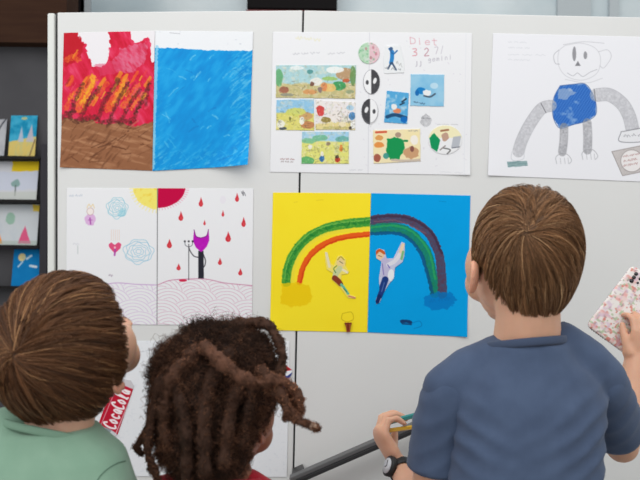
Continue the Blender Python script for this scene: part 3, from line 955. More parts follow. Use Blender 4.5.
def limb(pts, w, col=(186, 186, 192)):
    p = L4(*pts)
    s.line(p, w, col, .85, grain=.5); c = curve(p)
    d = np.gradient(c, axis=0); d /= np.linalg.norm(d, axis=1)[:, None]
    nn = np.stack([-d[:, 1], d[:, 0]], -1) * w / 2
    s.line(c + nn, .6, (160, 160, 166), .5, smooth=False); s.line(c - nn, .6, (160, 160, 166), .5, smooth=False)
limb([(200, 242), (172, 252), (140, 296), (118, 340), (108, 372)], 11.5); limb([(328, 212), (365, 212), (400, 236), (420, 270), (430, 308)], 13)
limb([(237, 302), (236, 340), (232, 374)], 8, (150, 150, 156)); limb([(302, 290), (304, 330), (303, 368)], 8.5, (156, 156, 162))
s.line(L4((172, 236), (186, 262)), .8, (120, 120, 126)); s.line(L4((322, 196), (326, 228)), .8, (120, 120, 126))
for cx, cy in ((236, 392), (310, 380)):
    s.line(L4((cx - 20, cy + 14), (cx - 22, cy - 4), (cx - 8, cy - 14), (cx + 10, cy - 12), (cx + 22, cy + 4), (cx + 16, cy + 14)), .6, gry, .7)
    for k in (-10, 2, 12): s.line(L4((cx + k, cy - 2), (cx + k + 2, cy + 14)), .5, gry, .6)
s.line(L4((90, 372), (88, 392), (100, 398), (122, 392), (124, 374)), .6, (190, 192, 200), .7)
m = s.poly(L4((76, 400), (132, 398), (134, 412), (78, 416)), rag=.8); s.mix(m * .6, (120, 160, 160)); s.hatch(m, (60, 104, 110), .1, 1.4, .5, .8)
q = L4((372, 372), (470, 352), (500, 420), (402, 440)); m = s.poly(q, rag=.4); s.mix(m * .8, (206, 200, 198)); s.hatch(m, (170, 160, 158), .4, 1.2, .5, .6); s.line(q + q[:1], .7, (140, 130, 130), .8, smooth=False)
s.ell(*K4(428, 398), 11, 11, (240, 236, 236)); s.line(np.concatenate([ellpts(*K4(428, 398), 11, 11), ellpts(*K4(428, 398), 11, 11)[:1]]), .7, (150, 140, 140), .8, smooth=False)
for k in range(3): s.scribble(*K4(404, 386 + k * 13), *K4(450, 378 + k * 13), (176, 130, 130), 8, 2.4, .6, .8)
q = L4((398, 316), (470, 306), (474, 340), (396, 344)); s.poly(q, (236, 236, 240)); s.line(q + q[:1], .8, (120, 120, 128), .8); s.scribble(*K4(404, 328), *K4(460, 324), (150, 150, 156), 7, 3.4, .6, .8)
s.scribble(*K4(400, 20), *K4(450, 24), (210, 212, 218), 8, 1, .5, .5)
s.build('sheet', dr, -0.0012, bend=edge_lift(0.003, (0, 1), .3))

# ------------------------------------------------------------------ drawing of clouds, rain and a purple horned figure
def K5(x, y): return (55 + x / 3.048, 180 + y / 3.048)
def L5(*p): return [K5(x, y) for x, y in p]


dv = empty('rain_drawing', U(160, 325, -0.001), 'white drawing with red raindrops, purple horned figure and scalloped waves, mid left', 'drawing')
for half in (0, 1):
    s = Sheet([(66.8, 188), (157.9, 188.3), (157.3, 324.8), (66.4, 324)] if half == 0 else [(158.1, 188.3), (253.5, 188.6), (252, 325), (157.5, 324.8)], (240, 240, 243), 2.8, 71 + half)
    arc = [(186, 128, 198), (190, 90, 136)][half]
    hill = [(100, 330), (180, 314), (250, 318), (313, 320)] if half == 0 else [(313, 320), (350, 306), (400, 302), (460, 302), (520, 314), (605, 322)]
    hc = curve(L5(*hill)); hy = np.interp(s.X, hc[:, 0], hc[:, 1])
    below = np.clip((s.Y - hy) / .6 + .5, 0, 1)
    s.line(hc, .7, arc, .8, smooth=False)
    acc = np.zeros(len(s.X)); cover = np.zeros(len(s.X))
    cen = [(cx + (22 if r % 2 else 0), 430 + 58 - r * 36) for r in range(5) for cx in range(60, 660, 88)]
    cen.sort(key=lambda c: -c[1])
    for cx, cy in cen:                                      # nearer scallops cover the ones behind
        x, y = K5(cx, cy)
        d = np.hypot((s.X - x) / 1.25, s.Y - y) + .5 * s.n(9, seed=int(cx) % 7)
        ins = (d < 17.5) * (1 - cover)
        ring = np.clip((.28 - np.abs(((d / 3.1) % 1) - .5)) / .14, 0, 1) * 0 + np.clip(1 - np.abs(((d + 1.0) % 3.2) - 1.6) / .5, 0, 1)
        acc = np.maximum(acc, ring * ins); cover = np.maximum(cover, (d < 17.5) * 1.0)
    s.mix(acc * below * .42, arc)
    if half == 0:
        m = s.poly([K5(313, 20)] + [(157.9 + 25 * math.cos(a), 186.5 + 23 * math.sin(a)) for a in np.linspace(PI / 2, PI, 14)], rag=1.4)
        s.mix(m * .85, (250, 232, 96)); s.mix(m * np.clip(s.n(3, seed=3) * 2, 0, 1) * .6, (244, 206, 60))
        for k in range(12):
            a = PI / 2 + k * PI / 2 / 12 + .06; s.line([(157.9 + 22 * math.cos(a), 187 + 21 * math.sin(a)), (157.9 + 28 * math.cos(a), 187 + 26 * math.sin(a))], .9, (248, 232, 140), .7)
        for cx, cy, rx, ry, c in ((190, 85, 31, 31, (110, 190, 214)), (255, 218, 44, 36, (104, 180, 214))):
            for f in (1, .86, .7, .52, .34, .18):
                a = np.linspace(0, 2 * PI, 30); r = f * (1 + .07 * np.sin(a * 7 + f * 9) + .05 * np.sin(a * 4 + f * 20))
                s.line([K5(cx + rx * rr * math.cos(t), cy + ry * rr * math.sin(t)) for t, rr in zip(a, r)], .55, c, .65)
        s.mix(s.ell(*K5(205, 100), 4, 4, rag=2) * .45, (120, 200, 220))
        s.ell(*K5(108, 120), 5.5, 6, (222, 170, 222), .8, rag=1.2); s.ell(*K5(108, 96), 3.4, 3.6, (246, 236, 232)); s.line(np.concatenate([ellpts(*K5(108, 96), 3.4, 3.6), ellpts(*K5(108, 96), 3.4, 3.6)[:1]]), .5, (190, 150, 150), .8, smooth=False)
        s.line(L5((98, 85), (104, 74), (110, 82), (116, 74), (120, 86)), .7, (236, 200, 130), .8); s.line(L5((107, 116), (109, 134)), 1.4, (170, 70, 170), .8); s.line(L5((102, 122), (114, 122)), .6, (170, 80, 170))
        s.poly(L5((183, 224), (166, 206), (164, 196), (172, 190), (183, 198), (194, 190), (203, 196), (200, 208)), (228, 84, 130), 1, rag=.5); s.ell(*K5(183, 206), 1, 1.2, (250, 200, 210)); s.line(L5((184, 212), (182, 229)), 1.8, (180, 70, 170), .9)
        for k in range(5): s.line(L5((172 + k * 6, 152), (172 + k * 6, 184)), .5, (230, 190, 170), .6)
        s.scribble(*K5(44, 48), *K5(90, 46), (180, 190, 206), 8, 2.6, .5, .7)
        s.scribble(*K5(55, 195), *K5(85, 194), (200, 200, 210), 4, 3, .5, .6); s.line(L5((70, 200), (70, 225)), .6, (170, 180, 180), .7); s.scribble(*K5(165, 290), *K5(178, 292), (120, 90, 120), 3, 3, .5, .6)
        s.line([(157.6, 188), (157.2, 325)], .9, (120, 120, 124), .9, smooth=False)
    else:
        m = s.poly([(157.5, 186.5)] + [(157.5 + 28 * math.cos(a), 187 + 21 * math.sin(a)) for a in np.linspace(0, PI / 2, 14)], rag=.4)
        for k in range(16):
            a = k * PI / 2 / 16 + .05; s.line([(158 + 26 * math.cos(a), 187 + 20 * math.sin(a)), (158 + 31 * math.cos(a), 187 + 23 * math.sin(a))], .8, (240, 150, 180), .6)
        s.mix(m, (200, 8, 70))
        for x, y, w, h in ((445, 67, 2.2, 4.8), (384, 110, 2.4, 4.8), (555, 53, 2, 4.5), (575, 128, 2.2, 5), (528, 173, 2.8, 5.3), (512, 102, 1.3, 3.2), (456, 130, 1.2, 2.6), (349, 194, 2.6, 4.6), (503, 248, 2, 3.6), (565, 280, 2.1, 3.6), (377, 265, 2.1, 3.4)):
            x, y = K5(x, y)
            s.poly([(x, y - h), (x + w * .7, y - h * .1), (x + w, y + h * .45), (x + w * .6, y + h * .9), (x - w * .2, y + h), (x - w * .9, y + h * .7), (x - w, y + h * .3), (x - w * .4, y - h * .3)], (214, 52, 66), 1)
            s.ell(x + .3, y + h * .4, w * .4, h * .3, (230, 96, 96), .6)
        s.poly(L5((437, 216), (453, 216), (454, 300), (437, 300)), (44, 44, 54), 1)
        s.poly(L5((424, 152), (431, 172), (445, 176), (462, 170), (468, 151), (470, 184), (463, 203), (446, 220), (430, 206), (421, 186)), (190, 24, 186), 1, rag=.3); s.line(L5((424, 152), (431, 172), (445, 176), (462, 170), (468, 151)), .6, (110, 20, 110))
        s.mix(np.clip(s.n(2.5, seed=8), 0, 1) * .3 * s.ell(*K5(446, 194), 6, 7), (220, 90, 220))
        s.line(L5((440, 236), (424, 232), (412, 216), (408, 204)), .9, (50, 50, 60)); s.line(L5((452, 226), (459, 246), (456, 262), (450, 268)), .9, (50, 50, 60)); s.line(L5((408, 196), (408, 304)), .7, (60, 60, 66))
        s.line(L5((396, 188), (398, 199), (408, 203), (418, 199), (420, 188)), .6, (100, 100, 110)); [s.ell(*K5(x, 187), 1, 1, (40, 40, 50)) for x in (396, 408, 420)]
        s.ell(*K5(390, 306), 4, 1.3, (214, 40, 80)); s.scribble(*K5(570, 36), *K5(585, 50), (70, 70, 80), 4, 6, .6, .8); s.ell(*K5(512, 60), 3, 4, (236, 230, 240), .6)
    s.build('sheet', dv, -0.0012)['label'] = ['sheet with clouds, a heart and a yellow sun', 'sheet with red raindrops and the purple horned figure'][half]

# ------------------------------------------------------------------ rainbow poster
def K6(x, y): return (262 + x / 2.936, 180 + y / 2.936)
def L6(*p): return [K6(x, y) for x, y in p]


rb = empty('rainbow_poster', U(369, 333, -0.001), 'yellow and blue poster with a rainbow across both sheets, centre', 'poster')
s = Sheet([(273, 192.6), (370.8, 193.2), (367.2, 332.4), (270, 330.2)], (255, 231, 46), 3.0, 81)
s.mix(np.clip(s.n(20, seed=1), 0, 1) * .2, (250, 214, 24))
s.line(L6((72, 300), (76, 262), (94, 218), (132, 172), (190, 142), (255, 128), (322, 122)), 9.5, (44, 150, 62), .97, rag=.8, grain=.25)
s.line(L6((72, 300), (76, 262), (94, 218), (132, 172), (190, 142), (255, 128), (322, 122)), 3, (26, 120, 50), .5, rag=1.2); s.line(L6((66, 290), (80, 230), (120, 174), (190, 134), (322, 115)), 1.2, (130, 200, 90), .7, rag=1)
for k in range(30):
    t = k / 30; c = curve(L6((72, 300), (76, 262), (94, 218), (132, 172), (190, 142), (255, 128), (322, 122))); p = c[int(t * (len(c) - 2))]
    s.line([p + s.rng.normal(0, 2.5, 2), p + s.rng.normal(0, 2.5, 2) + (2, -2)], .8, (16, 104, 44) if k % 2 else (120, 196, 80), .5)
s.line(L6((88, 298), (95, 258), (116, 214), (156, 176), (210, 154), (322, 141)), 3.5, (246, 226, 60), .9, rag=.4)
s.line(L6((110, 300), (120, 258), (146, 216), (186, 186), (240, 168), (322, 158)), 5.6, (238, 92, 30), .97, rag=.7); s.line(L6((114, 300), (126, 258), (152, 220), (190, 191), (240, 173), (322, 163)), 1.6, (214, 60, 20), .7, rag=.8)
m = s.poly(L6((58, 304), (100, 300), (138, 312), (150, 345), (130, 368), (90, 372), (56, 360)), rag=2.5); s.mix(m * .8, (244, 204, 12))
s.line(L6((236, 392), (262, 388), (268, 408), (250, 416), (234, 408), (236, 392)), .7, (196, 170, 20), .8); s.line(L6((160, 60), (180, 58)), .5, (220, 190, 40), .6); s.line(L6((94, 66), (104, 64)), .5, (220, 190, 40), .6)
s.build('yellow_sheet', rb, -0.0012, bend=edge_lift(0.004, (0, 1), .25))['label'] = 'yellow sheet with the green and orange arc'
s = Sheet([(371.2, 193.2), (470.4, 195.6), (466.8, 336.8), (367.6, 332.4)], (0, 164, 234), 3.0, 82)
s.mix(np.clip(s.n(20, seed=1), 0, 1) * .2, (0, 140, 206))
def blob(pts, col, al=.95, rag=1.0): s.mix(s.poly(L6(*pts), rag=rag) * al, col)
gp = L6((316, 143), (390, 140), (440, 160), (482, 212), (500, 280), (508, 333))
pp = L6((316, 118), (380, 112), (440, 122), (490, 158), (518, 215), (527, 275), (529, 335))
s.line(gp, 9.5, (30, 130, 90), .97, rag=1.0, grain=.25); s.line(L6((316, 158), (390, 156), (430, 172), (466, 216), (488, 285), (500, 333)), 3.4, (16, 84, 130), .85, rag=1.3); s.line(L6((316, 140), (390, 134), (446, 156), (490, 212), (508, 290)), 2, (50, 176, 96), .7, rag=1)
s.line(pp, 9, (94, 62, 84), .97, rag=1.2, grain=.2); s.line(L6((316, 113), (380, 106), (446, 118), (498, 156), (528, 215)), 2.4, (64, 44, 66), .7, rag=1.2); s.line(L6((330, 122), (400, 120), (480, 156)), 1.2, (140, 96, 110), .6, rag=1)
blob([(474, 344), (500, 332), (556, 330), (572, 352), (550, 376), (500, 384), (478, 366)], (0, 122, 200), .8, 2.5); s.scribble(*K6(490, 356), *K6(560, 346), (0, 104, 180), 8, 5, .7, .5)
s.line(L6((410, 416), (424, 414), (436, 418)), 3.2, (24, 50, 100), .9, rag=1); s.line(L6((412, 422), (438, 424)), 1.4, (24, 50, 100), .8); s.line(L6((440, 420), (462, 414), (468, 428), (446, 436)), .7, (0, 116, 186), .8); s.line(L6((520, 62), (540, 64)), .6, (0, 124, 190), .6)
s.build('blue_sheet', rb, -0.0012, bend=edge_lift(0.004, (1, 1), .25))['label'] = 'blue sheet with the purple and green arc'


def K6b(x, y): return (310 + x / 5.055, 240 + y / 5.055)
def L6b(*p): return [K6b(x, y) for x, y in p]


def fy(s):
    s.line(L6b((82, 65), (90, 100), (98, 135)), 2.4, (236, 226, 190)); s.ell(*K6b(155, 115), 4, 5, (240, 214, 150)); s.line(L6b((140, 100), (155, 85), (172, 100)), 1.2, (190, 170, 60)); s.line(L6b((150, 108), (165, 118)), .6, (90, 90, 70))
    s.line(L6b((150, 145), (132, 168), (125, 190)), 6, (206, 214, 160)); s.line(L6b((135, 130), (120, 145), (130, 165)), .8, (70, 130, 70)); s.line(L6b((165, 150), (190, 165)), 2.2, (242, 232, 200))
    s.line(L6b((124, 192), (140, 205), (155, 220)), 5.5, (140, 60, 40)); s.line(L6b((158, 225), (180, 250), (192, 270)), 2.6, (110, 190, 160)); s.line(L6b((170, 245), (185, 262)), .8, (40, 110, 90)); s.line(L6b((196, 284), (226, 292)), 1.6, (216, 140, 110))


cutout('figure_cutout', rb, L6b((74, 58), (90, 62), (106, 120), (120, 128), (138, 82), (160, 76), (182, 98), (180, 130), (198, 160), (190, 172), (160, 176), (158, 200), (168, 222), (204, 276), (234, 286), (230, 298), (192, 294), (150, 238), (108, 200), (116, 168), (84, 150), (76, 110)), (248, 228, 110), fy, 'cut-out of a leaping figure in brown shorts', seed=83)


def fb(s):
    s.ell(*K6b(352, 76), 4.6, 4.8, (240, 206, 170)); s.line(L6b((330, 70), (350, 52), (376, 66)), 2.8, (206, 96, 40)); s.line(L6b((345, 78), (362, 84)), .6, (90, 70, 60))
    s.line(L6b((380, 110), (385, 140), (385, 185)), 9, (196, 190, 220)); s.line(L6b((395, 125), (430, 105), (462, 60)), 4, (228, 226, 236)); s.line(L6b((458, 60), (470, 25)), 3.2, (240, 214, 180)); s.line(L6b((462, 95), (470, 60)), 2.4, (130, 190, 130))
    s.ell(*K6b(410, 178), 3.4, 6, (236, 240, 244)); s.line(L6b((392, 125), (402, 140)), .8, (90, 80, 180)); s.line(L6b((365, 120), (372, 175)), .8, (120, 110, 180))
    s.line(L6b((380, 200), (366, 240), (352, 280)), 6.5, (30, 60, 130)); s.line(L6b((350, 285), (340, 312)), 4, (24, 44, 100)); s.line(L6b((375, 215), (362, 260)), .8, (90, 120, 180))


cutout('figure_cutout', rb, L6b((332, 52), (350, 42), (376, 50), (388, 92), (420, 92), (446, 40), (462, 8), (480, 16), (478, 80), (468, 112), (430, 140), (424, 195), (400, 222), (372, 270), (352, 318), (334, 326), (330, 306), (350, 250), (348, 190), (360, 110), (334, 92)), (200, 204, 228), fb, 'cut-out of a jumping figure in dark blue trousers', seed=84)


def fc(s):
    s.line(L6b((180, 422), (205, 420)), 1.4, (120, 50, 30)); s.line(L6b((192, 430), (192, 455)), 2, (116, 44, 26))


cutout('cone_cutout', rb, L6b((172, 416), (212, 416), (206, 440), (202, 464), (184, 464), (180, 440)), (160, 84, 50), fc, 'small brown cone-shaped cut-out', seed=85, y=-0.0052)

# ------------------------------------------------------------------ poster with two drawn cans, behind the children
kp = empty('can_poster', U(192, 476, -0.001), 'white poster with drawn drink cans, low on the board behind the child with locks', 'poster')
s = Sheet([(97, 340.6), (289.5, 341.2), (287, 477), (94, 476)], (238, 240, 244), 2.4, 91)
s.mix(np.clip(s.n(2.2, seed=4, octv=4) * 2.4 - .5, 0, 1) * .35, (206, 212, 222)); s.scribble(139, 352, 150, 350, (170, 176, 186), 5, 1.4, .5, .6); s.line([(100, 440), (104, 444)], 1.2, (214, 150, 150), .6)
s.build('sheet', kp, -0.0012)


def can1(s):
    s.mix(np.ones(len(s.X)), (196, 28, 54))
    ax = np.array([19.5, -47.0]); ax /= np.hypot(*ax); ay = np.array([ax[1], -ax[0]]) * -1
    # pale ends
    t = (s.X - 107) * ax[0] + (s.Y - 433) * ax[1]; w = (s.X - 107) * ay[0] + (s.Y - 433) * ay[1]
    s.mix(np.clip((5.5 - t - .02 * w * w) / 1.2, 0, 1), (206, 212, 216)); s.mix(np.clip((t - 50) / 1.2, 0, 1), (210, 206, 210))
    s.mix(np.clip(1 - np.abs(w - 8.5) / .9, 0, 1) * .9, (236, 220, 224)); s.mix(np.clip(1 - np.abs(w + 8.5) / .8, 0, 1) * .8, (226, 190, 198))
    s.mix(np.clip((2.6 - np.abs(t - 3)) / 1.2, 0, 1) * np.clip((3.5 - np.abs(w)) / 1, 0, 1) * .8, (130, 140, 146))
    write(s, 'CocaCola', np.array([107, 433]) + ax * 6.5 - ay * 6.8, ax * 5.3, ay * 13.0, 1.9, (250, 238, 240), 1.0)


cutout('can_picture', kp, [(97.5, 427), (113, 383), (118, 378), (131, 380), (134.5, 386), (118, 434), (113, 439), (101, 434)], (196, 28, 54), can1, 'red can picture with white script lettering', seed=92, res=4)


def can2(s):
    s.poly([(280, 360), (294, 360), (294, 369), (286, 372), (280, 366)], (196, 34, 50)); s.poly([(280, 366), (286, 371), (294, 369.5), (294, 374), (287, 377), (280, 374)], (240, 242, 246)); s.poly([(280, 373), (287, 376), (294, 371), (294, 386), (280, 386)], (52, 66, 140))


cutout('can_picture', kp, [(262, 358), (283, 363), (292.5, 370), (292, 374), (287, 382), (262, 430), (246, 424)], (52, 66, 140), can2, 'red, white and blue can picture', seed=93, res=4)

# ------------------------------------------------------------------ slanting bar
bar = empty('slanting_bar', U(330, 462, -0.05), 'black square metal bar, upper face coloured as if lit, slanting across the foot of the whiteboards', 'bar')
A = U(291, 480.5, -0.055); B = U(440, 415.8, -0.055)
d = (B - A) / np.linalg.norm(B - A)
nrm = np.cross(d, [0, 1.0, 0]); nrm /= np.linalg.norm(nrm)
if nrm[2] < 0: nrm = -nrm
R = np.stack([d, [0, 1.0, 0], nrm], 1)
L = np.linalg.norm(B - A) / 2
mb = MB(); mb.box((A + B) / 2 - nrm * 0.0048, (L, 0.0145, 0.0045), R); mb.build('lower_rail', M['blackmetal'], bar, smooth=False, bevel=0.0015)['label'] = 'black lower face'
mb = MB(); mb.box((A + B) / 2 + nrm * 0.0044 + np.array([0, .001, 0]), (L, 0.013, 0.0045), R); mb.build('lit_upper_rail', M['litmetal'], bar, smooth=False, bevel=0.0015)['label'] = 'upper face of the black bar, painted grey as lit'  # upper half coloured grey to imitate light on the black bar
for k in (-0.9, 0.9):
    mb = MB(); mb.box((A + B) / 2 + d * L * k + np.array([0, 0.0345, 0]), (0.012, 0.0205, 0.009), R); mb.build('bracket', M['blackmetal'], bar, smooth=False, bevel=0.001)
# ------------------------------------------------------------------ people
def headR(yaw, pitch=0.0, roll=0.0):
    """local +Y looks forward; yaw>0 turns to its own left, pitch>0 looks up, roll>0 leans to its right"""
    return np.array(Matrix.Rotation(math.radians(yaw), 3, 'Z') @ Matrix.Rotation(math.radians(pitch), 3, 'X') @ Matrix.Rotation(math.radians(roll), 3, 'Y'))


def unit(a):
    a = np.asarray(a, float)
    return a / (np.linalg.norm(a) + 1e-12)


class Head:
    def __init__(s, o, R, k=1.0, ear=(1.0, 16, .0775), ear_r=None):
        s.o, s.R, s.k, s.ears = np.asarray(o, float), R, k, {-1: ear, 1: ear_r or ear}

    def w(s, p): return s.o + (np.asarray(p, float) * s.k) @ s.R.T
    def l(s, p): return (np.asarray(p, float) - s.o) @ s.R / s.k

    def add(s, mb):
        k = s.k
        E = lambda c, r, R=None: mb.ell(s.w(c), np.array(r) * k, s.R if R is None else s.R @ R, 24, 16)
        E((0, -.012, .005), (.068, .080, .074))
        E((0, .018, -.045), (.062, .066, .062))
        E((0, .030, -.082), (.044, .046, .036))
        E((0, .058, -.108), (.021, .020, .016))
        for sx in (-1, 1):
            E((sx * .034, .056, -.066), (.026, .024, .028))
            E((sx * .046, .040, -.036), (.021, .030, .036))
            E((sx * .029, .070, -.022), (.022, .014, .008))
            E((sx * .029, .0715, -.037), (.0135, .0125, .0105))
            s.ear = s.ears[sx]      # ear: bowl, rim and lobe
            Re = np.array(Matrix.Rotation(math.radians(sx * s.ear[1]), 3, 'Z') @ Matrix.Rotation(math.radians(12), 3, 'X'))
            ek, ex_ = s.ear[0], s.ear[2]
            ec = np.array([sx * ex_, -.012, -.044])
            E(ec - np.array([sx * .002, 0, 0]), (.0048, .0135 * ek, .0225 * ek), Re)
            pts = [ec + Re @ np.array([sx * .003, -.0135 * ek * math.cos(t) * -1, .0220 * ek * math.sin(t)]) for t in np.linspace(.2, 4.2, 14)]
            mb.tube(s.w(np.array([[q[0], 2 * ec[1] - q[1], q[2]] if False else q for q in pts])), .0040 * k, 8)
            E(ec + Re @ np.array([sx * .001, .006 * ek, -.021 * ek]), (.005, .0062, .0075))
        mb.tube(s.w(np.array([(0, .083, -.036), (0, .090, -.052), (0, .098, -.064)])), np.array([.007, .008, .0095]) * k, 10)
        for sx in (-1, 1): E((sx * .0085, .086, -.066), (.0075, .008, .0065))
        E((0, .079, -.086), (.019, .009, .0052)); E((0, .0785, -.0935), (.016, .009, .0052))

    def colour(s, P, skin):
        L = s.l(P)
        C = np.tile(np.array(skin), (len(P), 1))
        C *= (1 + .035 * fbm3(P * 60, 5))[:, None]
        def blend(m, c, a=1.0):
            m = np.clip(m, 0, 1)[:, None] * a
            C[:] = C * (1 - m) + np.array(c) * m
        d = lambda c: np.linalg.norm((L - np.array(c[0])) / np.array(c[1]), axis=1)
        lip = np.minimum(d(((0, .087, -.086), (.021, .012, .006))), d(((0, .087, -.0935), (.018, .012, .006))))
        blend((1.1 - lip) * 4, (.68, .36, .34))
        for sx in (-1, 1):
            blend((1.05 - d(((sx * .029, .083, -.037), (.012, .012, .006)))) * 6, (.90, .89, .88))
            blend((1.05 - d(((sx * .029, .084, -.037), (.0055, .012, .0055)))) * 6, (.20, .13, .09))
            blend((1.05 - d(((sx * .029, .080, -.020), (.018, .012, .004)))) * 4, (.24, .16, .11), .8)
            blend((1.5 - d(((sx * .040, .075, -.066), (.02, .02, .02)))) * .6, np.array(skin) * np.array([1.02, .86, .86]), .5)
            blend((1.5 - d(((sx * .082, -.010, -.05), (.012, .022, .032)))) * 1.2, np.array(skin) * np.array([1.02, .88, .86]), .5)
        return C


def hand(mb, wrist, f, n, s, curl, size=1.0, spread=.12, thumb=(.9, .35, .3)):
    """f: towards the fingertips, n: way the palm faces, s: thumb side; curl in degrees for index..little"""
    f = unit(f); n = unit(n - f * (n @ f)); s = unit(s - f * (s @ f) - n * (s @ n))
    z = size
    wrist = np.asarray(wrist, float)
    R = np.stack([s, n, f], 1)
    mb.ell(wrist + f * .030 * z, np.array([.026, .0125, .036]) * z, R, 18, 12)
    mb.ell(wrist + f * .048 * z, np.array([.030, .0115, .026]) * z, R, 18, 12)
    mb.ell(wrist + f * .022 * z + s * .018 * z + n * .006 * z, np.array([.014, .012, .024]) * z, R, 14, 10)
    ln = [(.028, .019, .016), (.031, .021, .017), (.029, .020, .016), (.023, .015, .014)]
    tips = []
    for k in range(4):
        off = (.0225 - .0150 * k)
        p = wrist + f * (.060 - .004 * abs(k - 1)) * z + s * off * z
        dir0 = unit(f + s * spread * (1.2 - .8 * k))
        a = 0.0
        pts = [p - dir0 * .016 * z, p]
        for j, l in enumerate(ln[k]):
            a += math.radians(curl[k]) * (.75, 1.0, .7)[j]
            dd = dir0 * math.cos(a) + n * math.sin(a)
            pts.append(pts[-1] + dd * l * z)
        mb.tube(np.array(pts), np.array([.0078, .0078, .0073, .0066, .0056]) * z * (1, 1.03, 1, .88)[k], 10, up=s)
        tips.append(pts[-1])
    p = wrist + f * .016 * z + s * .020 * z
    d1 = unit(s * thumb[0] + f * .75 + n * thumb[1]); d2 = unit(d1 + f * .5 + n * thumb[2])
    pts = [p - d1 * .006 * z, p + d1 * .018 * z, p + d1 * .036 * z, p + d1 * .036 * z + d2 * .022 * z]
    mb.tube(np.array(pts), np.array([.0105, .0105, .0085, .0068]) * z, 10, up=n)
    tips.append(pts[-1])
    return tips


def hem_back(a, key):
    return np.interp(a, [k[0] for k in key], [k[1] for k in key])


